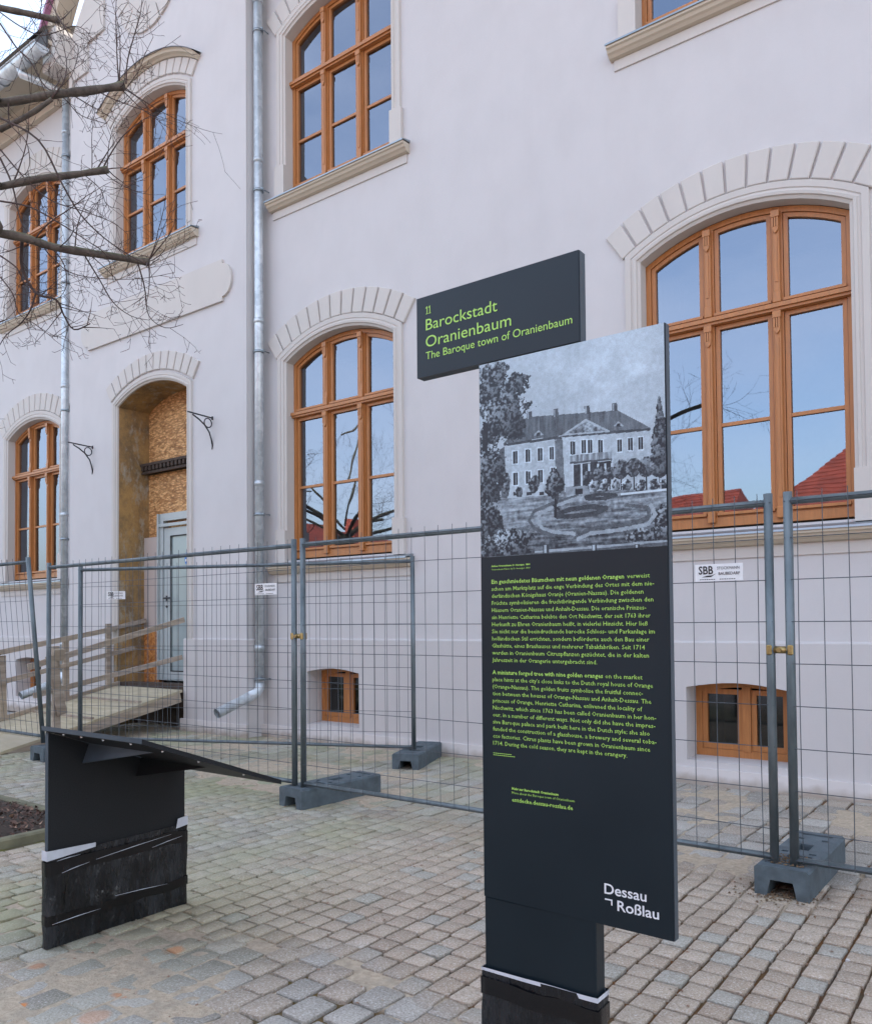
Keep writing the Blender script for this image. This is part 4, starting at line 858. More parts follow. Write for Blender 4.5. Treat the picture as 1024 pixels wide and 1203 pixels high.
def stroke(pts, w, val):
    global PX
    for (x0, y0), (x1, y1) in zip(pts[:-1], pts[1:]):
        a, b = np.array(to_uv(x0, y0)), np.array(to_uv(x1, y1)); d = b-a; t = np.clip(((U-a[0])*d[0]+(V-a[1])*d[1])/(d@d), 0, 1); ds = np.hypot(U-a[0]-t*d[0], V-a[1]-t*d[1]); PX = np.where(ds < w*(.7+.6*n_hi), val+.12*(n_hi-.5), PX)
for pts, w, val in (([(500, 700), (380, 735), (290, 775), (265, 820), (290, 860), (370, 890), (470, 895)], .008, .34), ([(510, 706), (400, 745), (320, 785), (300, 825), (330, 858), (390, 880), (480, 885)], .008, .62), ([(490, 905), (540, 870), (640, 850), (760, 840), (860, 800), (850, 755), (740, 745)], .008, .34), ([(500, 912), (560, 885), (700, 868), (850, 840), (890, 790), (870, 745)], .009, .62), ([(400, 790), (470, 765), (570, 752), (640, 760), (590, 785), (480, 800), (400, 800)], .012, .24), ([(540, 705), (610, 690), (690, 695), (640, 712), (545, 714)], .008, .22)): stroke(pts, w, val)
stroke([(395, 715), (392, 800)], .008, .08); stroke([(402, 703), (402, 712)], .008, .25); stroke([(384, 745), (410, 765)], .005, .1)
put([(290, 970), (955, 915), (955, 926), (290, 984)], .62); put([(60, 1000), (1000, 925), (1000, 936), (60, 1015)], .35)
for x in (345, 580, 795): put([(x-14, 940), (x+14, 936), (x+14, 985), (x-14, 985)], .25); put([(x-10, 942), (x+2, 940), (x+2, 980), (x-10, 980)], .7)
hatch = .07*(np.random.RandomState(2).rand(*U.shape)-.5)+.035*np.sin((U*1.1+V*.9)*900)+.03*(n_hi-.5)*2; PX = np.clip((PX+hatch-.12)*1.28+.02, .02, 1)
ink = np.array([.006, .011, .019]); pap = np.array([.56, .69, .78]); g = (PX**1.75)[..., None]; rgb = ink+(pap-ink)*g
mb = MB(); x0, x1, z0, z1 = XL+.001, XR-.001, 1.4775, 2.0125
xx = np.linspace(x0, x1, NXP+1); zz_ = np.linspace(z0, z1, NZP+1)
co = [(a-brd.location.x, YT-brd.location.y, b) for b in zz_ for a in xx]; fcs = [(j*(NXP+1)+i, j*(NXP+1)+i+1, (j+1)*(NXP+1)+i+1, (j+1)*(NXP+1)+i) for j in range(NZP) for i in range(NXP)]
me = bpy.data.meshes.new('palace_picture'); me.from_pydata(co, [], fcs); me.materials.append(M['picture'])
ca = me.color_attributes.new('ink', 'FLOAT_COLOR', 'CORNER'); buf = np.ones((NXP*NZP, 4, 4), np.float32); buf[..., :3] = rgb.reshape(-1, 3)[:, None, :]; ca.data.foreach_set('color', buf.ravel())
o = link('palace_picture', me, bp); tag(o, 'grey-blue engraving of a palace with garden')
# foil wrap and tape at the base
def wrap(PB, x0, x1, y0, y1, z0, z1, parent=None, seed=0, rag=.006, name='foil_wrap', mat='foil', amp=.0035, zslope=0.0):
    per = [(x0, y0), (x1, y0), (x1, y1), (x0, y1)]; pts = []
    for i in range(4):
        a, b = Vector(per[i]), Vector(per[(i+1) % 4]); n = max(2, int((b-a).length/.018))
        pts += [tuple(a.lerp(b, t/n)) for t in range(n)]
    rows_ = max(2, int((z1-z0)/.02)); mb = MB(); vs = []; cx_, cy_ = (x0+x1)/2, (y0+y1)/2; n = len(pts)
    for r in range(rows_+1):
        z = z0+(z1-z0)*r/rows_
        for x, y in pts:
            zt = z+(rag*noise.noise((x*9, y*9, seed)) if r in (0, rows_) else 0)+zslope*(x-x0)*(1 if r else 0)
            a = amp*(.6+noise.noise((x*11+seed, y*11, z*16))+.6*noise.noise((x*30+seed, y*30, z*9))); dx = (1 if x > cx_ else -1)*a*(abs(x-cx_) > abs(x1-x0)/2-.004); dy = (1 if y > cy_ else -1)*a*(abs(y-cy_) > abs(y1-y0)/2-.004)
            vs.append((x+dx, y+dy, zt))
    mb.add(vs, [(r*n+i, r*n+(i+1) % n, (r+1)*n+(i+1) % n, (r+1)*n+i) for r in range(rows_) for i in range(n)], True)
    return PB(name, mb, M[mat], parent, fix=False)
fw = wrap(B, XL-.003, XS+.003, BY-.003, BY+.055, 0, .360, seed=2, zslope=.012, amp=.005)
wrap(B, XL-.0075, XS+.0075, BY-.0085, BY+.059, .29, .335, fw, 5, .010, 'black_tape', 'tape_black', .001)
wrap(B, XL-.0065, XS+.0065, BY-.0075, BY+.058, .354, .362, fw, 6, .002, 'white_tape', 'tape_white', .0008, .012)

# ================================================================== LECTERN
lec = thing('lectern', (-3.24, 2.05, 0), 'black lectern panel with a slanted desk top and foil-wrapped foot', 'lectern')
Q = Part(lec)
XP = -3.23; sl = -.377
zpl = lambda y: .893+sl*(y-1.715)
mb = MB(); y0, y1 = 1.728, 2.381
mb.add([(XP-.022, y0, 0), (XP, y0, 0), (XP, y1, 0), (XP-.022, y1, 0), (XP-.022, y0, zpl(y0)-.02), (XP, y0, zpl(y0)-.02), (XP, y1, zpl(y1)-.02), (XP-.022, y1, zpl(y1)-.02)], [(0, 3, 2, 1), (4, 5, 6, 7), (0, 1, 5, 4), (1, 2, 6, 5), (2, 3, 7, 6), (3, 0, 4, 7)]); up = Q('upright_panel', mb, M['desk'])
mb = MB(); mb.box(XP-.0222, XP-.0002, y0-.0018, y0-.0003, .0, zpl(y0)-.025); Q('lit_edge', mb, M['lit_edge'], up)
ya, yb2 = 1.712, 2.372; xa, xb = XP-.023, -2.565
mb = MB(); mb.add([(xa, ya, zpl(ya)), (xb, ya, zpl(ya)), (xb, yb2, zpl(yb2)), (xa, yb2, zpl(yb2)), (xa, ya, zpl(ya)-.018), (xb, ya, zpl(ya)-.018), (xb, yb2, zpl(yb2)-.018), (xa, yb2, zpl(yb2)-.018)], [(0, 1, 2, 3), (4, 7, 6, 5), (0, 4, 5, 1), (1, 5, 6, 2), (2, 6, 7, 3), (3, 7, 4, 0)]); dk = Q('desk_plate', mb, M['desk'])
mb = MB(); mb.add([(xa, ya-.0012, zpl(ya)+.001), (xb, ya-.0012, zpl(ya)+.001), (xb, ya-.0012, zpl(ya)-.017), (xa, ya-.0012, zpl(ya)-.017)], [(0, 3, 2, 1)]); Q('lit_plate_edge', mb, M['lit_edge'], dk, fix=False)  # front edge strip coloured paler, as if catching light
for yg in (1.905, 2.155):
    mb = MB(); zt = zpl(yg)-.019; dd = Vector((0, -.353, -.936)); a = Vector((XP+.002, yg, zt)); b = Vector((XP+.45, yg, zt)); c = a+dd*.085
    off = Vector((0, .003, -.001)); mb.add([a-off, b-off, c-off, a+off, b+off, c+off], [(0, 1, 2), (3, 5, 4), (0, 3, 4, 1), (1, 4, 5, 2), (2, 5, 3, 0)]); Q('gusset', mb, M['lit_edge'] if yg < 2 else M['desk'])  # near gusset coloured as lit, far one as shaded
mb = None
for (x, y) in ((-3.13, 1.735), (-3.0, 1.735), (-2.85, 1.735), (-2.67, 1.735), (-2.60, 1.82), (-2.60, 1.98), (-2.60, 2.2)):
    m_ = MB(); z = zpl(y)-.018; m_.tube([(x, y, z+.002), (x, y+.0012, z-.004)], .0042, 8); Q('screw', m_, M['sign_white'])
lf = wrap(Q, XP-.027, XP+.004, y0-.004, y1+.004, 0, .372, seed=8, amp=.005)
wrap(Q, XP-.032, XP+.0095, y0-.009, y1+.009, .29, .345, lf, 9, .010, 'black_tape', 'tape_black', .001)
wrap(Q, XP-.032, XP+.0095, y0-.009, y1+.009, .085, .125, lf, 12, .010, 'black_tape', 'tape_black', .001)
mb = MB(); mb.add([(XP+.011, y0-.011, .352), (XP+.011, y0+.20, .366), (XP+.011, y0+.20, .384), (XP+.011, y0-.011, .392), (XP-.03, y0-.011, .352), (XP-.03, y0-.011, .392)], [(0, 1, 2, 3), (4, 0, 3, 5)]); Q('white_tape', mb, M['tape_white'], lf, fix=False)
mb = MB(); mb.add([(XP+.0112, y1-.055, .358), (XP+.0112, y1+.010, .366), (XP+.0112, y1+.010, .408), (XP+.0112, y1-.045, .402)], [(0, 1, 2, 3)]); Q('white_tape', mb, M['tape_white'], lf, fix=False)
mb = MB()
for (ya_, za_, yb_, zb_) in ((1.78, .292, 1.90, .308), (1.93, .312, 2.30, .338), (2.02, .135, 2.28, .118), (1.74, .095, 1.95, .10), (1.76, .345, 1.86, .349), (2.2, .30, 2.36, .318)):
    mb.tube([(XP+.0105, ya_, za_), (XP+.0115, (ya_+yb_)/2, (za_+zb_)/2+.002), (XP+.0105, yb_, zb_)], [.0006, .0017, .0006], 5)
Q('foil_crease_glint', mb, M['tape_white'], lf)  # thin white ridges: glints along the foil creases, put in as colour

# ================================================================== RAMP
ramp = thing('wooden_ramp', (-9.15, 5.0, 0), 'makeshift wooden ramp with plank railings leading up to the doorway', 'ramp')
RP = Part(ramp)
def rz_(y): return .02+(.50-.02)*(y-4.0)/(6.2-4.0)
XN, XF = -8.45, -9.85
for i, (a, b) in enumerate(((6.2, 5.62), (5.61, 5.02), (5.01, 4.44), (4.43, 3.95))):
    mb = MB(); mb.add([(XF, a, rz_(a)), (XN, a, rz_(a)), (XN, b, rz_(b)+.004), (XF, b, rz_(b)+.004), (XF, a, rz_(a)-.03), (XN, a, rz_(a)-.03), (XN, b, rz_(b)-.026), (XF, b, rz_(b)-.026)], [(0, 1, 2, 3), (4, 7, 6, 5), (0, 4, 5, 1), (1, 5, 6, 2), (2, 6, 7, 3), (3, 7, 4, 0)]); RP('deck_board', mb, M['deck'])
    mb = MB(); mb.beam((XF+.05, b+.04, rz_(b)+.02), (XN-.05, b+.03, rz_(b)+.02), .035, .025); RP('tread_batten', mb, M['timber'])
for x in (XN-.03, XF+.03): mb = MB(); mb.beam((x, 6.18, rz_(6.18)-.09), (x, 4.1, rz_(4.1)-.06), .05, .11); RP('stringer', mb, M['timber'])
mb = MB(); mb.beam((XF-.03, 6.25, rz_(6.25)+.02), (XF-.03, 3.9, rz_(3.9)+.03), .04, .05); RP('edge_board', mb, M['timber'])
for a, b, w in (((XN, 6.22, 1.36), (XN, 4.30, .87), .10), ((XN, 6.19, .90), (XN, 4.36, .57), .09)):
    mb = MB(); mb.beam(a, b, .03, w*.62); RP('handrail', mb, M['timber'])
for a, b, w in (((XF, 6.15, 1.25), (XF, 4.0, .87), .10), ((XF, 6.45, .99), (XF, 4.1, .52), .09)):
    mb = MB(); mb.beam(a, b, .03, w*.62); RP('handrail', mb, M['timber'])
mb = MB(); mb.beam((XF+.0, 6.62, 1.36), (XF-.1, 6.1, 1.24), .09, .05); RP('loose_rail', mb, M['timber'])
for x, y, z0, z1, tx in ((XN-.035, 4.62, .15, 1.08, .02), (XF-.035, 5.52, .0, 1.14, 0), (XF-.035, 4.74, .0, .95, 0), (XF-.035, 6.10, .3, 1.32, .02)):
    mb = MB(); mb.beam((x, y, z0), (x+tx, y-.02, z1), .045, .07, up=(0, 1, 0)); RP('post', mb, M['timber'])
mb = MB(); mb.beam((XN+.02, 4.66, .35), (XN+.03, 4.52, .98), .03, .10, up=(0, 1, 0)); mb.beam((XN+.02, 4.60, .93), (XN+.05, 4.60, 1.05), .05, .12, up=(0, 1, 0)); RP('splint_board', mb, M['timber'])
mb = MB(); mb.beam((XF, 6.32, .50), (XN, 6.32, .52), .16, .09); RP('threshold_log', mb, M['beam'])
for i, (x, y, z, w, l, rz) in enumerate(((-8.95, 3.75, .085, .30, .95, .08), (-9.0, 3.74, .055, .42, 1.05, -.04), (-8.9, 3.62, .022, .6, 1.3, .05))):
    t = link('loose_board', MB().bevbox(-l/2, l/2, -w/2, w/2, -.014, .014, .004).mesh('loose_board', M['deck']), None, (x, y, z)); t.rotation_euler = (0, .03, rz)
    tag(t, ('short board lying topmost at the foot of the ramp', 'middle board of the three at the foot of the ramp', 'widest board lying on the paving at the foot of the ramp')[i], 'board', 'loose boards at the foot of the ramp')
# ================================================================== PLANTING BED
bed = thing('planting_bed', (-6.2, 1.7, 0), 'tree bed with dead leaves and a mossy kerb at the left edge', 'planting bed')
PBd = Part(bed)
x0, x1, y0, y1 = BED
for a, b in (((x1-.03, y0), (x1-.03, y1)), ((x0, y1-.03), (x1-.065, y1-.03)), ((x0+.03, y0), (x0+.03, y1-.07))):
    d = Vector((b[0]-a[0], b[1]-a[1])); nk = max(1, int(d.length/.9))
    for i in range(nk):
        p0 = Vector(a)+d*(i/nk); p1 = Vector(a)+d*((i+1)/nk)-d.normalized()*.006; mb = MB()
        if abs(d.x) < .01: mb.bevbox(p0.x-.035, p0.x+.035, p0.y, p1.y, -.05, .045, .012)
        else: mb.bevbox(p0.x, p1.x, p0.y-.035, p0.y+.035, -.05, .045, .012)
        PBd('kerb_stone', mb, M['kerb'])
mb = MB(); gx = np.linspace(x0+.06, x1-.06, 60); gy = np.linspace(y0+.06, y1-.06, 60); soil_h = lambda x, y: .02+.05*sstep(0, .5, min(x-x0, x1-x, y-y0, y1-y))+.03*noise.noise((x*3, y*3, 0))+.012*noise.noise((x*12, y*12, 5))
mb.add([(x, y, soil_h(x, y)) for y in gy for x in gx], [(j*60+i, j*60+i+1, (j+1)*60+i+1, (j+1)*60+i) for j in range(59) for i in range(59)], True); PBd('soil', mb, M['soil'], kind='stuff', fix=False)
for nm, mt, cnt, sd_ in (('leaf_litter', 'leaf', 4200, 1), ('pale_leaf_litter', 'leaf_pale', 900, 2)):
    rg4 = random.Random(sd_); mb = MB()
    for i in range(cnt):
        x, y = rg4.uniform(x0+.1, x1-.08), rg4.uniform(y0+.8, y1-.08); z = soil_h(x, y)+rg4.uniform(.0, .03); s = rg4.uniform(.008, .026); e = Euler((rg4.uniform(-.8, .8), rg4.uniform(-.8, .8), rg4.uniform(0, 6.3))).to_matrix()
        vs = [e @ Vector(v) for v in ((-s, 0, 0), (-.3*s, -.5*s, .15*s), (s, 0, .3*s), (-.3*s, .5*s, .15*s))]; mb.add([(x+v.x, y+v.y, z+v.z) for v in vs], [(0, 1, 2), (0, 2, 3)])
    PBd(nm, mb, M[mt], kind='stuff', fix=False)
# crumbs, grit and leaf bits lying about
rg6 = random.Random(17)
for nm, mt, cnt in (('grit', 'joint_grit', 1500), ('leaf_crumbs', 'leaf_pale', 420)):
    mb = MB()
    for i in range(cnt):
        if rg6.random() < .45: x, y = rg6.uniform(-7, .9), rg6.choice((rg6.gauss(4.3, .12), rg6.uniform(6.25, 6.42), rg6.uniform(4.3, 6.4)))
        else: x, y = rg6.uniform(-5, .6), rg6.uniform(1.2, 4.3)
        if in_bed(x, y): continue
        z = .0015; s_ = rg6.uniform(.0025, .007)*(1.6 if nm == 'leaf_crumbs' else 1); a = rg6.uniform(0, 3.1); c0, s0 = math.cos(a)*s_, math.sin(a)*s_
        mb.add([(x-c0, y-s0, z), (x+s0*.7, y-c0*.7, z+s_*.2), (x+c0, y+s0, z), (x-s0*.7, y+c0*.7, z+s_*.1), (x, y, z+s_*.6)], [(0, 1, 4), (1, 2, 4), (2, 3, 4), (3, 0, 4)])
    tag(link(nm, mb.mesh(nm, M[mt]), pav), kind='stuff')
# weeds
for (x, y, s, lab) in ((-1.75, 4.32, .055, 'small green weed at the fence bottom right of the board'),):
    mb = MB(); rg5 = random.Random(3)
    for i in range(14):
        a = rg5.uniform(0, 6.3); l = s*rg5.uniform(.6, 1.2); w = l*.14; dx, dy = math.cos(a), math.sin(a)
        mb.add([(x-dy*w*.3, y+dx*w*.3, .005), (x+dx*l*.6-dy*w, y+dy*l*.6+dx*w, .005+l*.45), (x+dx*l, y+dy*l, .005+l*.3), (x+dx*l*.6+dy*w, y+dy*l*.6-dx*w, .005+l*.45)], [(0, 1, 2, 3)])
    tag(link('weed', mb.mesh('weed', M['weed'])), lab, 'weed')

# ================================================================== TREE
tree = thing('pollarded_tree', (-6.25, 1.55, 0), 'bare pollarded tree with mossy cut limbs reaching in from the left', 'tree')
T = Part(tree)
rt = random.Random(21)
def smooth(pts, n=4):
    pts = [Vector(p) for p in pts]; out = []
    for i in range(len(pts)-1):
        p0, p1, p2, p3 = pts[max(i-1, 0)], pts[i], pts[i+1], pts[min(i+2, len(pts)-1)]
        for t in range(n):
            t = t/n; out.append(.5*((2*p1)+(-p0+p2)*t+(2*p0-5*p1+4*p2-p3)*t*t+(-p0+3*p1-3*p2+p3)*t**3))
    return out+[pts[-1]]
trunk_top = Vector((-6.2, 1.62, 3.3))
mb = MB(); tp_ = smooth([(-6.25, 1.55, 0), (-6.27, 1.56, .5), (-6.22, 1.6, 1.7), (-6.2, 1.62, 2.7), (-6.2, 1.62, 3.3)], 5)
mb.tube(tp_, [.24-.07*sstep(0, .3, i/len(tp_))+.03*(i > len(tp_)-5) for i in range(len(tp_))], 16); T('trunk', mb, M['bark'])
twigs = MB()
def at_px(px, py, Y):   # a sight line from where the photograph was taken, cut at distance Y: used once to measure branch positions
    return None
def grow(p, d, ln, r, depth, curl=None):
    n = max(4, int(ln/.06)); pts = [p]; rs = [r]; d = d.normalized(); curl = curl or Vector((rt.gauss(0, 1), rt.gauss(0, 1), rt.gauss(.35, .8)))*.085
    for i in range(n):
        d = (d+curl*(.6+.4*i/n)+Vector((rt.gauss(0, .06), rt.gauss(0, .06), rt.gauss(0, .06)))).normalized(); p = p+d*ln/n; pts.append(p); rs.append(max(.0013, r*(1-.75*(i+1)/n)))
        if depth > 0 and i > 0 and rt.random() < (.62 if depth > 1 else .42):
            side = d.cross(Vector((rt.gauss(0, 1), rt.gauss(0, 1), rt.gauss(0, 1)))).normalized(); grow(p, d*.55+side*.85, ln*rt.uniform(.28, .55), max(.0016, rs[-1]*.62), depth-1)
    twigs.tube(pts, rs, 4 if r < .006 else 5, cap=False)
def limb(pts, r0, r1, name='limb', sprouts=7, slen=.7, moss=True, stub=True):
    sp = smooth(pts, 5); n = len(sp); rs = [(r0+(r1-r0)*i/(n-1))*(1+rt.uniform(-.09, .12)) for i in range(n)]
    if stub: rs[-1] = r1*1.18; rs[-2] = r1*1.22
    mb = MB(); mb.tube(sp, rs, 10); T(name, mb, M['bark'])
    for i in range(sprouts):
        k_ = int(n*rt.uniform(.35, .99)) if i > sprouts*.5 else n-1-rt.randint(0, 1); k_ = min(k_, n-1); d = (sp[k_]-sp[max(k_-2, 0)]).normalized(); side = d.cross(Vector((rt.gauss(0, 1), rt.gauss(0, 1), rt.gauss(0, 1)))).normalized()
        grow(sp[k_]+side*rs[k_]*.6, d*rt.uniform(.1, .8)+side*.8+Vector((0, 0, .15)), slen*rt.uniform(.5, 1.2), rt.uniform(.0028, .0055), 2)
LIMBS = [([(-6.2, 1.62, 3.5), (-5.314, 2.35, 4.573), (-5.327, 2.512, 4.684), (-4.967, 2.675, 4.682), (-4.831, 2.838, 4.741), (-4.686, 3.0, 4.802)], 0.042, 0.033, 8, 0.55, True), ([(-6.2, 1.62, 3.3), (-5.307, 2.35, 4.033), (-5.268, 2.488, 4.107), (-5.057, 2.625, 4.146), (-4.878, 2.762, 4.174), (-4.717, 2.9, 4.214)], 0.036, 0.026, 7, 0.5, True), ([(-6.2, 1.62, 3.1), (-5.191, 2.3, 3.742), (-5.133, 2.425, 3.741), (-5.087, 2.55, 3.748), (-4.961, 2.675, 3.699), (-4.762, 2.8, 3.651), (-4.632, 2.925, 3.632), (-4.499, 3.05, 3.608)], 0.042, 0.028, 9, 0.55, True), ([(-6.2, 1.62, 3.6), (-6.714, 2.9, 6.256), (-6.51, 3.067, 6.202), (-6.372, 3.233, 6.191), (-6.226, 3.4, 6.17)], 0.038, 0.03, 6, 0.5, True), ([(-5.299, 2.5, 4.494), (-5.069, 2.575, 4.544), (-4.941, 2.65, 4.631)], 0.026, 0.018, 2, 0.4, False)]
for pts, r0, r1, spn, sl_, stub in LIMBS: limb(pts, r0*.72, r1*.72, sprouts=spn, slen=sl_, stub=stub)
CURVES = [([(-5.209, 2.6, 3.78), (-5.307, 2.65, 3.652), (-5.228, 2.7, 3.48), (-5.066, 2.75, 3.411), (-5.063, 2.8, 3.325), (-5.027, 2.85, 3.236), (-4.92, 2.9, 3.266)], 0.013), ([(-5.131, 2.65, 3.439), (-5.181, 2.638, 3.331), (-5.276, 2.625, 3.266), (-5.441, 2.612, 3.22), (-5.553, 2.6, 3.127)], 0.007), ([(-4.841, 2.8, 3.678), (-4.78, 2.875, 3.518), (-4.738, 2.95, 3.377), (-4.655, 3.025, 3.292), (-4.572, 3.1, 3.268)], 0.006), ([(-4.553, 3.0, 3.616), (-4.548, 3.04, 3.497), (-4.58, 3.08, 3.435), (-4.602, 3.12, 3.308), (-4.486, 3.16, 3.216), (-4.354, 3.2, 3.22)], 0.006), ([(-5.049, 2.65, 3.725), (-5.112, 2.74, 3.704), (-5.035, 2.83, 3.608), (-4.826, 2.92, 3.545), (-4.531, 3.01, 3.498), (-4.304, 3.1, 3.508)], 0.005), ([(-5.088, 2.4, 4.441), (-4.818, 2.5, 4.252), (-4.725, 2.6, 3.993), (-4.698, 2.7, 3.841), (-4.6, 2.8, 3.701), (-4.473, 2.9, 3.59), (-4.425, 3.0, 3.548)], 0.008), ([(-5.297, 2.5, 4.31), (-5.208, 2.533, 4.124), (-5.165, 2.567, 3.892), (-5.111, 2.6, 3.774)], 0.008), ([(-4.754, 3.0, 4.83), (-4.774, 3.0, 4.98), (-4.784, 3.0, 5.115), (-4.794, 3.0, 5.302), (-4.785, 3.0, 5.497)], 0.006), ([(-4.677, 3.0, 4.81), (-4.677, 3.012, 4.974), (-4.621, 3.025, 5.126), (-4.574, 3.037, 5.252), (-4.565, 3.05, 5.424)], 0.006), ([(-4.658, 3.0, 4.785), (-4.62, 3.025, 4.845), (-4.602, 3.05, 4.907), (-4.574, 3.075, 5.011), (-4.528, 3.1, 5.111)], 0.004), ([(-4.727, 2.9, 4.223), (-4.718, 2.9, 4.33), (-4.699, 2.9, 4.4), (-4.651, 2.9, 4.476)], 0.004), ([(-4.82, 2.85, 4.204), (-4.848, 2.867, 4.35), (-4.877, 2.883, 4.497), (-4.866, 2.9, 4.675)], 0.004), ([(-6.156, 2.9, 5.903), (-5.962, 2.95, 5.741), (-5.763, 3.0, 5.612), (-5.585, 3.05, 5.593), (-5.48, 3.1, 5.613), (-5.409, 3.15, 5.574), (-5.416, 3.2, 5.537)], 0.006), ([(-6.01, 3.2, 6.111), (-5.75, 3.14, 5.81), (-5.478, 3.08, 5.507), (-5.282, 3.02, 5.308), (-5.263, 2.96, 5.086), (-5.341, 2.9, 4.979)], 0.006), ([(-5.518, 2.6, 5.35), (-5.4, 2.65, 5.165), (-5.307, 2.7, 5.055), (-5.225, 2.75, 4.887), (-5.071, 2.8, 4.766), (-4.952, 2.85, 4.632), (-4.738, 2.9, 4.52)], 0.007), ([(-5.297, 2.5, 4.366), (-5.129, 2.58, 4.15), (-4.966, 2.66, 3.994), (-4.758, 2.74, 3.897), (-4.558, 2.82, 3.798), (-4.5, 2.9, 3.732)], 0.006), ([(-5.077, 2.4, 3.445), (-4.999, 2.44, 3.333), (-5.006, 2.48, 3.226), (-4.898, 2.52, 3.15), (-4.754, 2.56, 3.051), (-4.671, 2.6, 3.08)], 0.005), ([(-5.082, 2.4, 3.918), (-4.916, 2.5, 3.87), (-4.753, 2.6, 3.759), (-4.64, 2.7, 3.664), (-4.572, 2.8, 3.581), (-4.658, 2.9, 3.478)], 0.007), ([(-5.981, 3.1, 5.892), (-5.945, 3.1, 5.953), (-5.921, 3.1, 6.073)], 0.006), ([(-4.952, 2.65, 4.641), (-4.891, 2.7, 4.753), (-4.951, 2.75, 4.943), (-5.127, 2.8, 5.218)], 0.006), ([(-5.019, 2.8, 4.785), (-4.873, 2.833, 4.677), (-4.78, 2.867, 4.614), (-4.767, 2.9, 4.682)], 0.005), ([(-5.078, 2.4, 3.577), (-5.003, 2.467, 3.501), (-5.03, 2.533, 3.424), (-5.003, 2.6, 3.413)], 0.006), ([(-5.038, 2.7, 3.73), (-4.884, 2.7, 3.578), (-4.853, 2.7, 3.434), (-4.933, 2.7, 3.373)], 0.005), ([(-4.981, 2.4, 4.496), (-5.011, 2.425, 4.387), (-4.872, 2.45, 4.243), (-4.87, 2.475, 4.123), (-4.97, 2.5, 4.089)], 0.005), ([(-4.666, 3.1, 3.671), (-4.527, 3.1, 3.65), (-4.392, 3.1, 3.694), (-4.436, 3.1, 3.828)], 0.004), ([(-4.814, 2.8, 4.163), (-4.694, 2.833, 4.051), (-4.681, 2.867, 3.963), (-4.593, 2.9, 3.921)], 0.004)]
for pts, r0 in CURVES:
    r0 *= .85; sp = smooth(pts, 4); n = len(sp); twigs.tube(sp, [max(.0016, r0*(1-.7*i/n)) for i in range(n)], 6, cap=False)
    for i in range(1, n):
        if rt.random() < .7:
            d = (sp[min(i+1, n-1)]-sp[i-1]).normalized(); side = d.cross(Vector((rt.gauss(0, 1), rt.gauss(0, 1), rt.gauss(0, 1)))).normalized(); grow(sp[i], d*.6+side*.9, rt.uniform(.08, .30), max(.0018, r0*.33), 2)
# the rest of the crown, seen only mirrored in the panes
for az, zz0, ln, rise in ((200, 3.2, 1.7, .5), (250, 3.3, 1.9, .8), (300, 3.2, 2.0, .7), (345, 3.4, 2.5, 1.3), (120, 3.3, 1.8, .8), (160, 3.4, 2.0, 1.0)):
    a = R_(az); d = Vector((math.cos(a), math.sin(a), 0)); p0 = trunk_top+Vector((0, 0, zz0-3.4)); p1 = p0+d*ln*.45+Vector((0, 0, rise*.6)); p2 = p0+d*ln+Vector((0, 0, rise))
    limb([p0, p1, p2], .052, .03, sprouts=9, slen=1.15)
ob = T('twigs', twigs, M['twig'], kind='stuff', fix=False)
t2 = copy_tree(tree); t2.location = (-16.6, -4.6, 0); t2.scale = (1.2, 1.2, 1.2); t2.rotation_euler.z = R_(140); t2['label'] = 'second bare tree of the row, mirrored in the middle ground-floor window'
tree['group'] = t2['group'] = 'bare pollarded trees in a row'

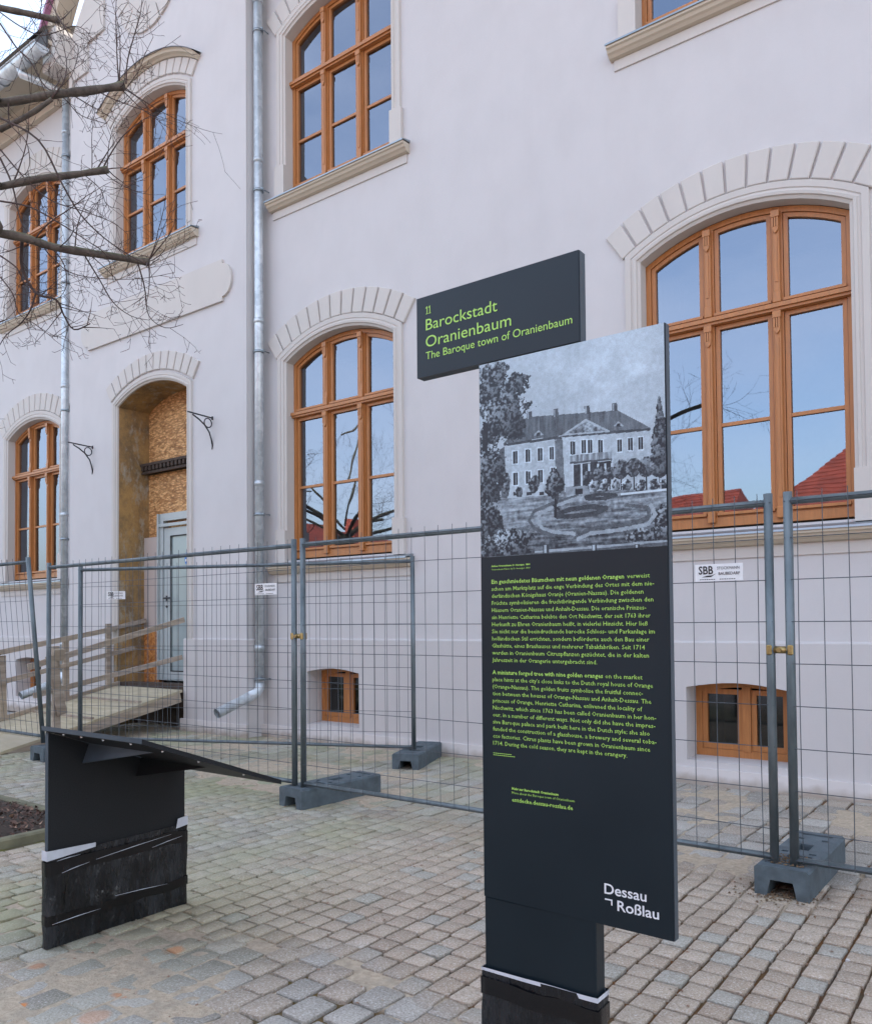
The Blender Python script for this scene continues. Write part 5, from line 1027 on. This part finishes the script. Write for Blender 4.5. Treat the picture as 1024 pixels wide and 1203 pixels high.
# ================================================================== HOUSES OPPOSITE (seen mirrored in the panes)
def house(x0, x1, y0, y1, eave, ridge, hipl, hipr, label, name='red_roofed_house', along='x'):
    t = thing(name, ((x0+x1)/2, (y0+y1)/2, 0), label, 'house', 'red-roofed houses across the street'); H = Part(t)
    mb = MB(); mb.box(x0+.3, x1-.3, y0+.3, y1-.3, 0, eave); H('wall', mb, M['house_wall'])
    ym, xm = (y0+y1)/2, (x0+x1)/2; mb = MB()
    if along == 'x':
        mb.add([(x0, y0, eave), (x1, y0, eave), (x1, y1, eave), (x0, y1, eave), (x0+hipl, ym, ridge), (x1-hipr, ym, ridge)], [(0, 1, 5, 4), (3, 4, 5, 2), (0, 4, 3), (1, 2, 5)])
        rows_ = int((ridge-eave)/.13)
        for i in range(rows_):
            f = i/rows_; xa, xb = x0+hipl*f, x1-hipr*f; ya_ = y1-(y1-ym)*f; z = eave+(ridge-eave)*f; f2 = (i+1.0)/rows_; mb.add([(xa, ya_+.05, z+.03), (xb, ya_+.05, z+.03), (x1-hipr*f2, y1-(y1-ym)*f2+.02, eave+(ridge-eave)*f2+.01), (x0+hipl*f2, y1-(y1-ym)*f2+.02, eave+(ridge-eave)*f2+.01), (xa, ya_+.02, z-.02), (xb, ya_+.02, z-.02)], [(0, 1, 2, 3), (4, 5, 1, 0)])
    else:
        mb.add([(x0, y0, eave), (x1, y0, eave), (x1, y1, eave), (x0, y1, eave), (xm, y0+hipl, ridge), (xm, y1-hipr, ridge)], [(0, 4, 5, 3), (1, 2, 5, 4), (0, 1, 4), (3, 5, 2)])
    H('roof', mb, M['roof_red'], fix=False)
    for i in range(int((x1-x0)/2.4)):
        m_ = MB(); xx_ = x0+1.2+i*2.4; m_.box(xx_, xx_+1, y1-.29, y1-.25, 1.2, min(2.6, eave-.3)); H('window', m_, M['glass_cellar'])
    m_ = MB(); m_.box(xm-.3, xm+.3, ym-.3, ym+.3, ridge-.8, ridge+.7); H('chimney', m_, M['roof_red'])
house(-7.4, 8, -22, -10.5, 3.6, 9.4, 6.0, 3, 'large red hipped roof mirrored at the foot of the right arched window')
house(-21, -7.6, -19, -11.5, 3.2, 5.6, 1.5, .5, 'low red-tiled roof mirrored left of the larger hipped roof')
house(-30, -24.5, -21, -12, 3.4, 5.9, 0.01, .01, 'small gabled house mirrored low in the middle ground-floor window', along='y')
